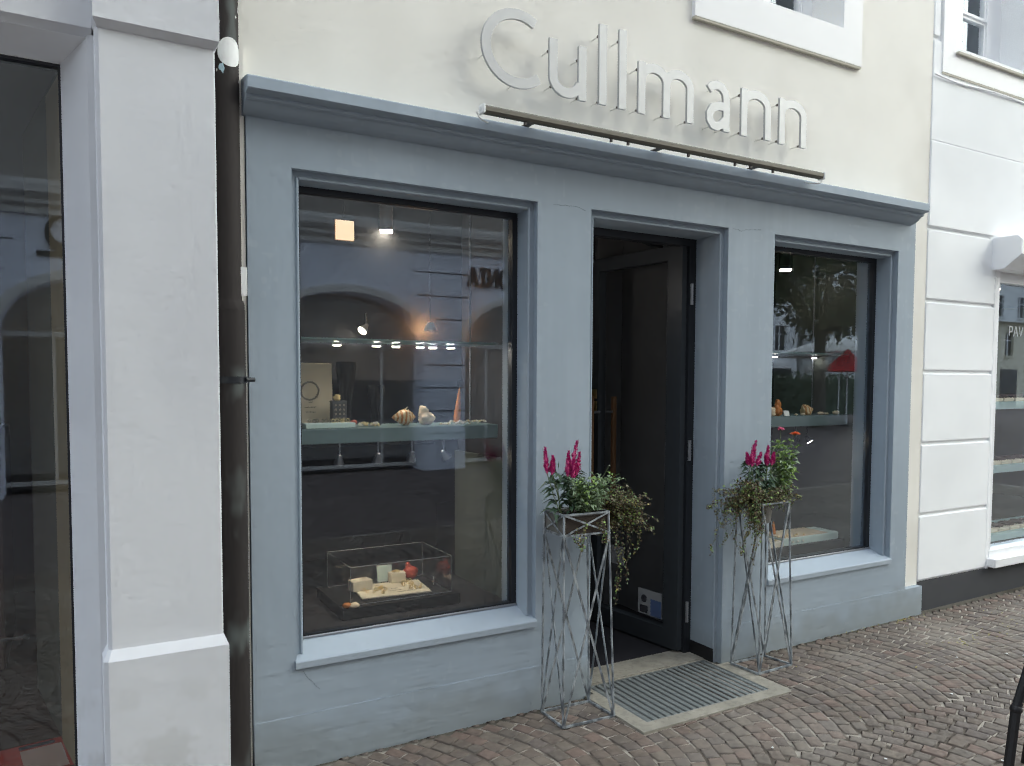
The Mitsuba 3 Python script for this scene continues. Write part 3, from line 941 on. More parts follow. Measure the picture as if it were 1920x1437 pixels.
part(SWN, 'head', box(5.9155, 9.19, 0.06, 0.12, 2.34, 2.4145), 'cool_white')
for y in (0.100, 0.1035):
    part(SWN, 'pane', trimesh.Trimesh([(5.9, y, 0.35), (9.2, y, 0.35), (9.2, y, 2.345), (5.9, y, 2.345)], [(0, 1, 2), (0, 2, 3)], process=False), 'glass')
for nm, m, mt in [('interior_floor', box(5.6, 9.4, 0.301, 3.5, 0.2, 0.30), 'beige_wall'), ('interior_ceiling', box(5.6, 9.4, 0.301, 3.5, 2.46, 2.5), 'room_wall'),
                  ('interior_wall', box(5.5, 9.5, 3.5, 3.6, 0.2, 2.5), 'yellow_room'), ('interior_wall', box(5.5, 5.6, 0.301, 3.5, 0.2, 2.5), 'yellow_room'), ('interior_wall', box(9.4, 9.5, 0.301, 3.5, 0.2, 2.5), 'yellow_room')]:
    part(RH, nm, m, mt)
GRP = 'brown and cream goods on the glass shelves of the right shop'
ORD = ('first', 'second', 'third', 'fourth', 'fifth', 'sixth', 'seventh', 'eighth', 'ninth')
for zi, z in enumerate((1.425, 0.93, 0.395)):
    part(SWN, 'glass_shelf', box(5.95, 9.1, 0.17, 0.52, z - 0.03, z + 0.028), 'pale_teal')
    for j in range(6):
        x = 6.02 + j * 0.155
        t = thing('boxed_goods', ORD[j] + ' box of brown goods from the left on the ' + ('top', 'middle', 'bottom')[zi] + ' shelf of the right shop', 'box', GRP + (', top', ', middle', ', bottom')[zi])
        part(t, 'tray', box(x, x + 0.14, 0.20, 0.33, z + 0.0285, z + 0.056, 0.003), 'cream_card')
        part(t, 'goods', lumpy((x + 0.07, 0.27, z + 0.068), 0.06, (1.0, 0.9, 0.28), 0.5, 60, j + 9 * zi, 2), 'brown_item')
CLx = thing('cable', 'thin white cable sagging along the wall under the right upper window', 'cable')
xs = np.linspace(5.035, 9.0, 24)
put(CLx, tube([(x, 0.024 - 0.003 * math.sin(x * 9), 3.655 - 0.012 * math.sin((x - 5.0) * 5.5) * (1 if x < 5.6 else 0.4)) for x in xs], 0.006, 6), 'white_frame', smooth=True)
q = thing('ceiling_spot', 'small lit ceiling spot at the top left of the right shop window', 'lamp')
part(q, 'housing', bar((6.37, 0.32, 2.345), (6.37, 0.32, 2.46), 0.04, sides=16), 'white_frame')
emit(q, 'lens', bar((6.37, 0.32, 2.333), (6.37, 0.32, 2.3445), 0.036, sides=16), (1.0, 0.85, 0.6), 0.5)
txt = meshkit.text_mesh('PAV', 0.075, 0.001)
v = np.array(txt.vertices)
txt.vertices = np.stack([v[:, 0] + 6.165, 0.098 - v[:, 2], v[:, 1] + 1.955], 1)
WT = thing('window_lettering', 'white lettering PAV stuck on the glass of the right shop window', 'lettering')
put(WT, txt, 'far_grey')

part(RH, 'rear_wall', box(X0, 14.0, 8.0, 8.3, -0.2, 8.6), 'room_dark')
part(RH, 'roof', prism_x([(-0.15, 8.6), (4.0, 11.2), (8.5, 8.6)], X0 + 0.001, 14.0), 'roof_red')

# ------------------------------------------------------------------ foot grating
FG = thing('foot_grating', 'steel foot grating in a pale concrete kerb in front of the open door', 'grating')
zf = float(zg(2.7)) + 0.004
kerb = mbox(GR[0], GR[1], GR[2], -0.0065, -0.1, zf) + mbox(D1 + RB + 0.002, D2 - RB - 0.002, -0.007, 0.099, -0.1, zf)
GX0, GX1, GY0, GY1 = 2.305, 3.120, -0.398, 0.086
part(FG, 'kerb', tm(kerb - mbox(GX0, GX1, GY0, GY1, -0.05, 1)), 'concrete')
part(FG, 'pit', box(GX0, GX1, GY0, GY1, -0.06, zf - 0.0085), 'grate_pit')
part(FG, 'rim', tm(mbox(GX0 + 0.001, GX1 - 0.001, GY0 + 0.001, GY1 - 0.001, zf - 0.0084, zf - 0.001) - mbox(GX0 + 0.006, GX1 - 0.006, GY0 + 0.006, GY1 - 0.006, -1, 1)), 'grate_metal')
nb = 20
for i in range(nb):
    x = GX0 + 0.022 + (GX1 - GX0 - 0.044) * i / (nb - 1)
    part(FG, 'bar', box(x - 0.0125, x + 0.0125, GY0 + 0.007, GY1 - 0.007, zf - 0.0084, zf - 0.0015, 0.0025), 'grate_metal')


# ------------------------------------------------------------------ planter stands
def planter_stand(label, fl, fr, br, bl, tfl, tfr, tbr, tbl, z0, zband, ztop, tray=True):
    st = thing('planter_stand', label, 'plant stand', 'wire planter stands beside the door')
    B = [np.array((*p, z0 + 0.006)) for p in (fl, fr, br, bl)]
    U = [np.array((*p, ztop)) for p in (tfl, tfr, tbr, tbl)]
    W = [b + (u - b) * (zband - z0) / (ztop - z0) for b, u in zip(B, U)]
    for b, u in zip(B, U):
        part(st, 'leg', bar(b, u, 0.0052, sides=8), 'zinc', smooth=40)
    for i in range(4):
        j = (i + 1) % 4
        part(st, 'base_rail', bar(B[i], B[j], 0.005, flat=0.010), 'zinc')
        part(st, 'top_rail', bar(U[i], U[j], 0.004, flat=0.011), 'zinc')
        if tray:
            part(st, 'band_rail', bar(W[i], W[j], 0.004, flat=0.011), 'zinc')
        n = np.cross(B[j] - B[i], (0, 0, 1))
        n /= np.linalg.norm(n)
        for (p, q, s) in ((B[i], (W if tray else U)[j], 1), (B[j], (W if tray else U)[i], -1)):
            o = n * 0.0045 * s
            part(st, 'brace', bar(p + o, q + o, 0.0018, flat=0.0105, up=n), 'zinc')
        if not tray:
            continue
        inset = -n * 0.006
        part(st, 'side_panel', hull([W[i] + inset, W[j] + inset, U[i] + inset * 1.0 - (0, 0, .004), U[j] + inset - (0, 0, .004), W[i] + inset * 1.3, W[j] + inset * 1.3, U[i] + inset * 1.3 - (0, 0, .004), U[j] + inset * 1.3 - (0, 0, .004)]), 'tray_panel')
        part(st, 'panel_brace', cat([bar(W[i] + n * .004, U[j] + n * .004, 0.0015, flat=0.008, up=n), bar(W[j] + n * .006, U[i] + n * .006, 0.0015, flat=0.008, up=n)]), 'zinc')
    c = sum(U) / 4
    if not tray:
        part(st, 'pot', lathe([(0.001, 0), (0.058, 0), (0.072, 0.11), (0.076, 0.115), (0.070, 0.115), (0.001, 0.10)], (c[0] - 0.03, c[1], ztop - 0.112), 24), 'tray_panel', smooth=40)
        part(st, 'soil', lathe([(0.001, 0), (0.069, 0), (0.069, 0.003), (0.001, 0.008)], (c[0] - 0.03, c[1], ztop - 0.006), 24), 'soil')
        return st
    low = [c * [1, 1, 0] + (w - c) * [0.95, 0.95, 0] + [0, 0, zband + 0.004] for w in W]
    hi = [c * [1, 1, 0] + (u - c) * [0.95, 0.95, 0] + [0, 0, ztop - 0.012] for u in U]
    part(st, 'soil', hull(low + hi), 'soil')
    return st


z1, z2 = float(zg(2.07)), float(zg(3.34))
planter_stand('wire planter stand left of the door with vine trailing to its right', (1.932, -0.250), (2.214, -0.262), (2.212, -0.062), (1.940, -0.050),
              (1.932, -0.245), (2.180, -0.250), (2.185, -0.065), (1.942, -0.058), z1, 0.888, 0.985)
planter_stand('wire planter stand right of the door with vine trailing to its left', (3.214, -0.236), (3.484, -0.226), (3.462, -0.052), (3.200, -0.045),
              (3.228, -0.228), (3.440, -0.222), (3.440, -0.058), (3.215, -0.055), z2, 0.838, 0.935, False)


# ------------------------------------------------------------------ plants
def leaves(pos, dirs, L, W, fold=0.25, droop=0.3, rng=RNG):
    """many leaves in one mesh: base, two sides, tip and a raised midrib"""
    pos, dirs = np.asarray(pos, float), np.asarray(dirs, float)
    n = len(pos)
    L, W = np.broadcast_to(L, (n,))[:, None], np.broadcast_to(W, (n,))[:, None]
    d = dirs / np.linalg.norm(dirs, axis=1, keepdims=True)
    s = np.cross(d, rng.normal(0, 0.35, (n, 3)) + [0, 0, 1.0])
    s /= np.linalg.norm(s, axis=1, keepdims=True) + 1e-9
    u = np.cross(s, d)
    dz = np.array([0, 0, 1.0]) * droop
    a = pos
    m = pos + d * L * 0.5
    tip = pos + d * L - dz * L
    l = m + s * W / 2 + u * W * fold
    r = m - s * W / 2 + u * W * fold
    v = np.stack([a, l, tip, r, m], 1).reshape(-1, 3)
    k = np.arange(n)[:, None] * 5
    f = np.concatenate([k + [0, 4, 1], k + [1, 4, 2], k + [2, 4, 3], k + [3, 4, 0]])
    return trimesh.Trimesh(v, f, process=False)


def round_leaves(pos, r, rng=RNG):
    pos = np.asarray(pos, float)
    n = len(pos)
    r = np.broadcast_to(r, (n,))[:, None]
    nn = rng.normal(0, 0.6, (n, 3)) + [0, -0.3, 0.7]
    nn /= np.linalg.norm(nn, axis=1, keepdims=True)
    a = np.cross(nn, rng.normal(0, 1, (n, 3)))
    a /= np.linalg.norm(a, axis=1, keepdims=True)
    b = np.cross(nn, a)
    an = np.arange(6) * PI / 3
    ring = pos[:, None] + r[:, None] * (np.cos(an)[None, :, None] * a[:, None] * 1.15 + np.sin(an)[None, :, None] * b[:, None] * 0.9)
    k = np.arange(n)[:, None] * 6
    f = np.concatenate([k + [0, i, i + 1] for i in range(1, 5)])
    return trimesh.Trimesh(ring.reshape(-1, 3), f, process=False)


def spike(base, tip, r, rng):
    """a plume: core plus some 130 small florets pointing up and out"""
    base, tip = np.array(base, float), np.array(tip, float)
    ax = tip - base
    H = np.linalg.norm(ax)
    ax /= H
    a = np.cross(ax, (0, 1, 0))
    a /= np.linalg.norm(a)
    b = np.cross(ax, a)
    n = 150
    t = rng.random(n) ** 0.85
    prof = lambda t: r * np.minimum(1.0, 0.55 + 2.2 * t) * (1 - t) ** 0.6
    an = rng.random(n) * 2 * PI
    out = a * np.cos(an)[:, None] + b * np.sin(an)[:, None]
    pos = base + ax * (t * H)[:, None] + out * (prof(t) * 0.55)[:, None]
    fl = leaves(pos, out * 0.75 + ax * 0.9 + rng.normal(0, .2, (n, 3)), 0.010 + 0.010 * (1 - t), 0.006, 0.4, -0.1, rng)
    core = tube([base + ax * H * q for q in np.linspace(0, 0.97, 8)], [max(0.0012, 0.62 * float(prof(np.float64(q)))) for q in np.linspace(0, 1, 8)], 7)
    return core, fl


def celosia(label, group, spikes, foot, spread, seed, nleaf=46):
    rng = np.random.default_rng(seed)
    c = thing('celosia', label, 'flower', group)
    foot = np.array(foot, float)
    stems = []
    for b, t, r in spikes:
        core, fl = spike(b, t, r, rng)
        k = part(c, 'flower_plume', core, 'magenta_light')
        part(k, 'florets', fl, 'magenta', kind='stuff')
        mid = (foot + np.array(b)) / 2 + rng.normal(0, 0.008, 3)
        stems.append(tube([foot + rng.normal(0, 0.008, 3) * [1, 1, 0], mid, np.array(b)], 0.0022, 5))
    part(c, 'stems', cat(stems), 'stem_green', kind='stuff')
    P, D = [], []
    for _ in range(nleaf):
        h = rng.random()
        an = rng.random() * 2 * PI
        o = np.array([math.cos(an), math.sin(an) * 0.8, 0])
        P.append(foot + o * spread * 0.25 * rng.random() + [0, 0, h * (spikes[0][0][2] - foot[2]) * 1.05])
        D.append(o + [0, 0, rng.normal(0.25, 0.35)])
    part(c, 'leaves', leaves(P, D, rng.uniform(0.05, 0.085, nleaf), rng.uniform(0.018, 0.028, nleaf), 0.2, 0.35, rng), 'leaf_dark', kind='stuff')
    return c


G1 = 'magenta celosia plants on the planter stands'
YP = -0.15
celosia('magenta celosia with two groups of plumes, leftmost plant on the left stand', G1,
        [((1.899, YP, 1.172), (1.886, YP, 1.288), 0.0125), ((1.920, YP - .01, 1.165), (1.922, YP - .01, 1.250), 0.0115), ((1.932, YP + .01, 1.172), (1.941, YP + .01, 1.240), 0.0105)],
        (1.965, -0.15, 0.975), 0.10, 11, 60)
celosia('tall magenta celosia in the middle of the left stand', G1,
        [((2.028, YP, 1.165), (2.060, YP - .01, 1.316), 0.017), ((2.000, YP - .02, 1.150), (2.004, YP - .02, 1.268), 0.0145), ((2.050, YP - .02, 1.155), (2.067, YP - .02, 1.262), 0.0145),
         ((2.022, YP - .035, 1.140), (2.026, YP - .035, 1.232), 0.013)],
        (2.035, -0.15, 0.975), 0.10, 12, 60)
celosia('magenta celosia with a full plume on the right stand nearest the door', G1,
        [((3.218, YP, 1.140), (3.250, YP, 1.274), 0.016), ((3.190, YP - .01, 1.145), (3.172, YP - .01, 1.214), 0.0135), ((3.203, YP - .02, 1.138), (3.209, YP - .02, 1.250), 0.0145), ((3.240, YP - .02, 1.140), (3.270, YP - .02, 1.210), 0.013)],
        (3.245, -0.14, 0.925), 0.11, 13, 95)
celosia('smaller magenta celosia on the right stand beside the green plant', G1,
        [((3.338, YP, 1.135), (3.346, YP, 1.242), 0.0155), ((3.320, YP - .02, 1.138), (3.304, YP - .02, 1.195), 0.0125), ((3.355, YP - .02, 1.138), (3.372, YP - .02, 1.205), 0.0125)],
        (3.335, -0.14, 0.925), 0.11, 14, 85)


def bushy(label, name, category, foot, n, hh, sx, lean, L, W, mats, seed, group=None):
    """upright bushy plant: shoots with opposite lance leaves"""
    rng = np.random.default_rng(seed)
    b = thing(name, label, category, group)
    stems, buckets = [], {m: ([], [], []) for m in mats}
    foot = np.array(foot, float)
    for _ in range(n):
        top = foot + [rng.normal(lean[0], sx), rng.normal(lean[1], sx * 0.6), hh * rng.uniform(0.55, 1.05)]
        p0 = foot + rng.normal(0, 0.02, 3) * [1, 1, 0]
        pts = [p0 + (top - p0) * t + np.array([0, 0, 0.02 * math.sin(t * PI)]) + rng.normal(0, 0.003, 3) for t in np.linspace(0, 1, 6)]
        stems.append(tube(pts, np.linspace(0.002, 0.0009, 6), 4))
        m = mats[int(rng.integers(len(mats)))]
        for t in np.linspace(0.25, 1.0, 8):
            q = p0 + (top - p0) * t
            an = rng.random() * 2 * PI
            for s in (0, PI):
                buckets[m][0].append(q)
                buckets[m][1].append((math.cos(an + s), math.sin(an + s), rng.normal(0.35, 0.3)))
                buckets[m][2].append(rng.uniform(0.7, 1.2) * L)
    part(b, 'stems', cat(stems), 'stem_green', kind='stuff')
    for m in mats:
        if buckets[m][0]:
            q = np.array(buckets[m][2])
            part(b, 'leaves', leaves(buckets[m][0], buckets[m][1], q, q * W, 0.2, 0.3, rng), m, kind='stuff')
    return b


bushy('pale green bushy plant between the celosia and the vine on the left stand', 'bushy_plant', 'plant', (2.080, -0.185, 0.965), 48, 0.185, 0.060, (0.010, -0.03), 0.038, 0.42, ['leaf_pale', 'leaf_mid', 'leaf_pale', 'leaf_lime', 'leaf_pale'], 21)
bushy('bright green leafy plant reaching up to the right on the right stand', 'bushy_plant', 'plant', (3.42, -0.15, 0.94), 44, 0.31, 0.044, (0.055, 0.0), 0.040, 0.45, ['leaf_lime', 'leaf_mid', 'leaf_lime', 'leaf_pale'], 22)


def flower(label, foot, head, mat, r, seed):
    rng = np.random.default_rng(seed)
    f = thing('single_flower', label, 'flower')
    foot, head = np.array(foot, float), np.array(head, float)
    mid = (foot + head) / 2 + [0.012, 0, 0.01]
    part(f, 'stalk', tube([foot, mid, head], [0.0016, 0.0013, 0.001], 5), 'stem_green')
    n = 11
    an = np.arange(n) * 2 * PI / n
    D = np.stack([np.cos(an), np.sin(an) * 0.7 - 0.4, rng.normal(0.35, 0.25, n)], 1)
    part(f, 'petals', leaves(np.repeat(head[None], n, 0), D, rng.uniform(0.8, 1.2, n) * r, r * 0.75, 0.25, 0.1, rng), mat)
    part(f, 'flower_centre', ball(head, r * 0.28, 1), 'stem')


flower('orange flower on a thin stalk above the green plant of the right stand', (3.46, -0.15, 1.16), (3.557, -0.15, 1.300), 'orange_petal', 0.032, 31)
flower('small pink flower on a thin stalk above the right stand', (3.42, -0.15, 1.18), (3.439, -0.15, 1.333), 'pink_petal', 0.023, 32)
flower('faded white seed head on a stalk leaning right from the left stand', (2.165, -0.16, 1.09), (2.240, -0.17, 1.190), 'seed_white', 0.008, 33)
flower('pale seed head on a stalk at the far right of the right stand', (3.47, -0.15, 1.15), (3.590, -0.15, 1.195), 'seed_white', 0.008, 34)


def vine(label, foot, mounds, trails, nleaf, seed):
    """wiry creeping plant: mounds of tiny round leaves and thin trailing stems"""
    rng = np.random.default_rng(seed)
    b = thing('trailing_vine', label, 'plant', 'trailing vines on the planter stands')
    stems, leaf = [], []
    foot = np.array(foot, float)
    for (c, s, k) in mounds:
        c = np.array(c, float)
        for _ in range(k):
            e = c + rng.normal(0, 1, 3) * np.array(s) * 0.52
            p = [foot + rng.normal(0, 0.02, 3), (foot + e) / 2 + rng.normal(0, 0.02, 3) + [0, 0, 0.015], e, e + rng.normal(0, 0.018, 3) - [0, 0, 0.012]]
            t = np.linspace(0, 1, 9)[:, None]
            q = (1 - t) ** 3 * p[0] + 3 * t * (1 - t) ** 2 * p[1] + 3 * t * t * (1 - t) * p[2] + t ** 3 * p[3]
            stems.append(tube(q, 0.0008, 3))
            for x in q[3:]:
                for _ in range(3):
                    leaf.append(x + rng.normal(0, 0.006, 3))
    for pts in trails:
        pts = np.array(pts, float)
        tt = np.linspace(0, len(pts) - 1, 26)
        q = np.stack([np.interp(tt, np.arange(len(pts)), pts[:, i]) for i in range(3)], 1) + np.cumsum(rng.normal(0, 0.0022, (26, 3)), 0)
        stems.append(tube(q, 0.0008, 3))
        for x in q[3:]:
            for _ in range(2 if rng.random() < .8 else 4):
                leaf.append(x + rng.normal(0, 0.0065, 3))
    leaf = np.array(leaf)
    rng.shuffle(leaf)
    part(b, 'stems', cat(stems), 'stem', kind='stuff')
    sh = [0, .42, .72, .88, .96, 1.0]
    for i, m in enumerate(('leaf_olive', 'leaf_russet', 'leaf_mid', 'leaf_lime', 'leaf_yellow')):
        q = leaf[int(sh[i] * len(leaf)):int(sh[i + 1] * len(leaf))]
        part(b, 'leaves', round_leaves(q, rng.uniform(0.0032, 0.0062, len(q)), rng), m, kind='stuff')


YV = -0.17
vine('olive brown vine mounding over the left stand and trailing towards the open door', (2.17, -0.16, 0.99),
     [((2.30, YV, 1.02), (0.085, 0.07, 0.075), 110), ((2.39, YV, 0.95), (0.07, 0.06, 0.085), 105), ((2.27, YV + .02, 0.93), (0.08, 0.05, 0.06), 45), ((2.15, -.24, 0.93), (0.06, 0.02, 0.04), 14)],
     [[(2.30, YV, .95), (2.36, YV, .82), (2.33, YV, .66), (2.30, YV, .52)], [(2.36, YV, .9), (2.38, YV, .8), (2.35, YV, .68), (2.36, YV, .60)], [(2.28, YV, .9), (2.30, YV, .78), (2.30, YV, .62), (2.28, YV, .56)],
      [(2.05, -.265, .96), (2.03, -.27, .90), (2.0, -.27, .85)], [(2.13, -.265, .95), (2.15, -.27, .88), (2.17, -.27, .83)], [(2.0, -.26, .93), (1.98, -.27, .88), (2.02, -.27, .84)],
      [(2.36, YV, .9), (2.42, YV, .83), (2.40, YV, .74)], [(2.2, -.2, .95), (2.25, -.2, .84), (2.27, -.2, .7)]], 0, 41)
vine('dense olive vine covering the right stand and trailing down past the door jamb', (3.30, -0.15, 0.95),
     [((3.16, YV, 1.01), (0.11, 0.07, 0.06), 110), ((3.32, YV, 0.98), (0.12, 0.07, 0.055), 120), ((3.06, YV, 0.93), (0.07, 0.06, 0.075), 65), ((3.18, -.22, 0.87), (0.07, 0.04, 0.075), 70), ((3.47, YV, 0.97), (0.07, 0.05, 0.04), 40)],
     [[(3.05, YV, .95), (2.97, YV, .88), (2.95, YV, .80), (2.90, YV, .72), (2.92, YV, .69)], [(3.03, YV, 1.0), (2.96, YV, 1.02), (2.93, YV, .95), (2.95, YV, .85)], [(3.10, YV, .9), (3.08, YV, .8), (3.10, YV, .70), (3.14, YV, .65)],
      [(3.14, -.23, .85), (3.13, -.23, .76), (3.09, -.23, .68)], [(3.17, -.23, .85), (3.16, -.23, .77), (3.13, -.23, .62)], [(3.2, -.23, .85), (3.2, -.235, .77), (3.17, -.235, .70)], [(3.02, YV, .92), (3.0, YV, .84), (3.02, YV, .76), (2.98, YV, .72)],
      [(3.5, YV, .98), (3.55, YV, .96), (3.59, YV, .95)], [(3.0, YV, .98), (2.92, YV, .95), (2.90, YV, .94)]], 0, 42)

rl = np.random.default_rng(77)
DL = thing('dry_leaves', 'small dry yellow leaves scattered on the setts near the right end of the blue wall', 'leaves', kind='stuff')
P = []
for cx, cy, sx, sy, n in ((4.80, -0.04, 0.06, 0.012, 26), (4.4, -0.03, 0.35, 0.008, 16), (5.0, -0.47, 0.25, 0.05, 40), (4.72, -0.50, 0.04, 0.03, 14), (3.6, -0.6, 0.9, 0.35, 16), (5.6, -0.3, 0.4, 0.15, 30)):
    for _ in range(n):
        x, y = rl.normal(cx, sx), min(rl.normal(cy, sy), -0.015)
        P.append((x, y, float(zg(x)) + 0.006))
P = np.array(P)
put(DL, leaves(P, rl.normal(0, 1, (len(P), 3)) * [1, 1, 0.15], rl.uniform(0.010, 0.022, len(P)), 0.008, 0.15, 0.0, rl), 'leaf_yellow')

LT = thing('litter', 'tiny white scraps of litter lying on the setts', 'litter', kind='stuff')
ms = []
for _ in range(34):
    x, y = rl.uniform(1.2, 6.0), rl.uniform(-2.4, -0.5)
    ms.append(rot(box(x - .006, x + rl.uniform(.004, .012), y - .004, y + .004, float(zg(x)) + .0035, float(zg(x)) + .007, 0.001), rl.uniform(0, 3), (0, 0, 1), (x, y, 0)))
put(LT, cat(ms), 'paper')

# ------------------------------------------------------------------ goods in the left display window
def lamp_spot(label, x, y, z, aim, lit, group=None, mat='spot_metal', size=1.0, seen=True):
    s = thing('spotlight', label, 'lamp', group)
    p = np.array((x, y, z))
    a = np.array(aim, float)
    a /= np.linalg.norm(a)
    part(s, 'arm', bar(p + [0, 0, 0.075], p, 0.004, sides=6), mat)
    u = np.cross(a, (0.3, 1, 0.2))
    u /= np.linalg.norm(u)
    w_ = np.cross(a, u)
    rings = [(-0.012, 0.004), (-0.012, 0.010), (0.0, 0.013), (0.020, 0.021), (0.036, 0.026), (0.0355, 0.0245), (0.019, 0.019), (0.002, 0.010)]
    an = np.arange(16) * PI / 8
    V = np.array([p + a * t * size + r * size * (u * math.cos(q) + w_ * math.sin(q)) for t, r in rings for q in an])
    F = [(i * 16 + j, i * 16 + (j + 1) % 16, (i + 1) * 16 + (j + 1) % 16, (i + 1) * 16 + j) for i in range(len(rings) - 1) for j in range(16)]
    part(s, 'shade', (V, np.array(F)), mat, smooth=40)
    if lit:
        dp = 0.0365 if seen else 0.030
        e = bar(p + a * dp * size, p + a * (dp + 0.0015) * size, (0.021 if seen else 0.016) * size, sides=14)
        emit(s, 'bulb', e, HAL, lit)


for i, (x, lab) in enumerate(((1.105, 'first'), (1.300, 'second'), (1.480, 'third'), (1.655, 'fourth'))):
    lamp_spot(f'small metal spotlight under the left window shelf, {lab} from the left', x, 0.47, 1.228, ((0.06 * (1.35 - x), 0.42, -1) if i < 3 else (0.5, 0.1, -0.6)), 9.0 if i < 3 else 1.2, 'spotlights under the left window shelf', seen=i == 3)
for i, x in enumerate((1.135, 1.340, 1.445, 1.580, 1.650, 1.755)):
    d = thing('shelf_light', '%s from the left of the round lights under the upper glass shelf' % ('first', 'second', 'third', 'fourth', 'fifth', 'sixth')[i], 'lamp', 'row of round lights under the upper glass shelf')
    part(d, 'rim', bar((x, 0.60, 1.772), (x, 0.60, 1.7855), 0.024, sides=16), 'spot_metal')
    emit(d, 'lens', bar((x, 0.60, 1.7695), (x, 0.60, 1.7715), 0.019, sides=16), HAL if i < 3 else (1, .95, .85), 4.0)
q = thing('wall_lamp', 'glowing square lamp hanging near the top of the left display window', 'lamp')
part(q, 'back_plate', box(1.252, 1.358, 1.012, 1.02, 2.365, 2.475), 'brass')
emit(q, 'shade', box(1.254, 1.356, 1.0, 1.010, 2.367, 2.473), (1.0, 0.70, 0.44), 0.026)
part(q, 'cord', bar((1.305, 1.015, 2.476), (1.305, 1.015, 2.64), 0.004, sides=6), 'black')
q = thing('ceiling_spot', 'round white ceiling spot to the right of the square lamp', 'lamp')
part(q, 'housing', bar((1.542, 1.0, 2.442), (1.542, 1.0, 2.64), 0.038, sides=18), 'room_ceiling')
emit(q, 'lens', bar((1.542, 1.0, 2.428), (1.542, 1.0, 2.4415), 0.034, sides=18), HAL, 1.5)
q = thing('pendant_lamp', 'pendant lamp lighting the entrance ceiling from behind the pilaster left of the door', 'lamp')
part(q, 'cord', bar((2.36, 0.62, 2.24), (2.36, 0.62, 2.60), 0.004, sides=6), 'black')
emit(q, 'bulb', ball((2.36, 0.62, 2.20), 0.035, 2), (1.0, 0.93, 0.84), 0.8, smooth=True)
lamp_spot('tilted halogen spot above the middle of the left window', 1.42, 1.0, 1.90, (-0.6, -0.3, -0.6), 1.4, size=1.1)
q = thing('glow_lamp', 'warm amber lamp glowing inside the left window behind the glass shelf', 'lamp')
part(q, 'cord', bar((1.787, 0.945, 1.938), (1.787, 0.945, 2.64), 0.003, sides=6), 'black')
emit(q, 'shade', lathe([(0.001, 0.05), (0.018, 0.048), (0.036, 0.012), (0.040, 0.0), (0.001, 0.001)], (1.787, 0.945, 1.885), 18, 1.0, 1.0), (1.0, 0.50, 0.22), 0.028, smooth=40)
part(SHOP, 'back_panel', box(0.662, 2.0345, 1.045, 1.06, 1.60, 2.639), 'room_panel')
emit(q, 'bulb', ball((1.787, 0.990, 1.905), 0.007, 1), (1.0, 0.50, 0.20), 30.0)

BD = thing('necklace_board', 'cream display board with a ring shaped necklace in the left window', 'display board')
bd = rot(box(0.905, 1.088, 0.512, 0.522, 1.376, 1.682, 0.002), math.radians(-4), (1, 0, 0), (1, 0.515, 1.376))
part(BD, 'board', bd, 'cream_board')
tor = trimesh.creation.torus(0.042, 0.0045, major_sections=36, minor_sections=8)
tor.apply_transform(trimesh.transformations.rotation_matrix(PI / 2, (1, 0, 0)))
tor.apply_translation((0.970, 0.494, 1.548))
part(BD, 'necklace', tor, 'wire_dark', smooth=True)
for z, w in ((1.492, .02), (1.468, .055), (1.445, .045)):
    part(BD, 'text_line', box(0.975 - w / 2, 0.975 + w / 2, 0.501, 0.5035, z, z + 0.004), 'wire_dark')


def bust(label, x, y, z, h, r):
    k = thing('jewellery_bust', label, 'bust')
    prof = [(0.001, 0), (0.62, 0.0), (0.60, 0.03), (0.52, 0.25), (0.55, 0.45), (0.78, 0.66), (0.98, 0.86), (1.0, 0.95), (0.94, 0.995), (0.001, 1.0)]
    put(k, lathe([(a * r, b * h) for a, b in prof], (x, y, z), 20, 1, 0.6), 'bust_black', smooth=40)


bust('tall black jewellery bust next to the cream board in the left window', 1.168, 0.56, 1.376, 0.315, 0.052)
bust('short black jewellery bust in the middle of the left window shelf', 1.306, 0.52, 1.376, 0.200, 0.046)
k = thing('pierced_stand', 'dark pierced metal stand with gold jewellery on top in the left window', 'display stand')
part(k, 'case', box(1.058, 1.128, 0.42, 0.47, 1.376, 1.502, 0.003), 'stand_grey')
for i in range(3):
    for j in range(5):
        part(k, 'hole', box(1.068 + i * 0.020, 1.078 + i * 0.020, 0.4185, 0.4195, 1.392 + j * 0.021, 1.402 + j * 0.021), 'wire_dark')
part(k, 'jewellery', lumpy((1.088, 0.445, 1.516), 0.017, (1, 0.8, 1), 0.5, 90, 3), 'bead_gold')
k = thing('ring_tray', 'mint white tray of rings at the left end of the shelf', 'tray')
part(k, 'tray', box(0.915, 1.150, 0.36, 0.44, 1.376, 1.400, 0.002), 'mint')
rg = np.random.default_rng(5)
for i in range(11):
    t = trimesh.creation.torus(0.008, 0.002, major_sections=12, minor_sections=5)
    t.apply_transform(trimesh.transformations.rotation_matrix(PI / 2, (1, 0, 0)))
    t.apply_transform(trimesh.transformations.rotation_matrix(rg.uniform(-.8, .8), (0, 0, 1)))
    t.apply_translation((0.945 + i * 0.018 + rg.normal(0, .003), 0.40 + rg.normal(0, .012), 1.409))
    part(k, 'ring', t, 'bead_gold' if i > 5 else 'wire_dark', smooth=True)
k = thing('rose_shell', 'small pink red shell at the right end of the ring tray', 'shell')
put(k, lumpy((1.168, 0.45, 1.393), 0.017, (1.1, 0.8, 0.9), 0.4, 50, 8), 'shell_red', smooth=True)


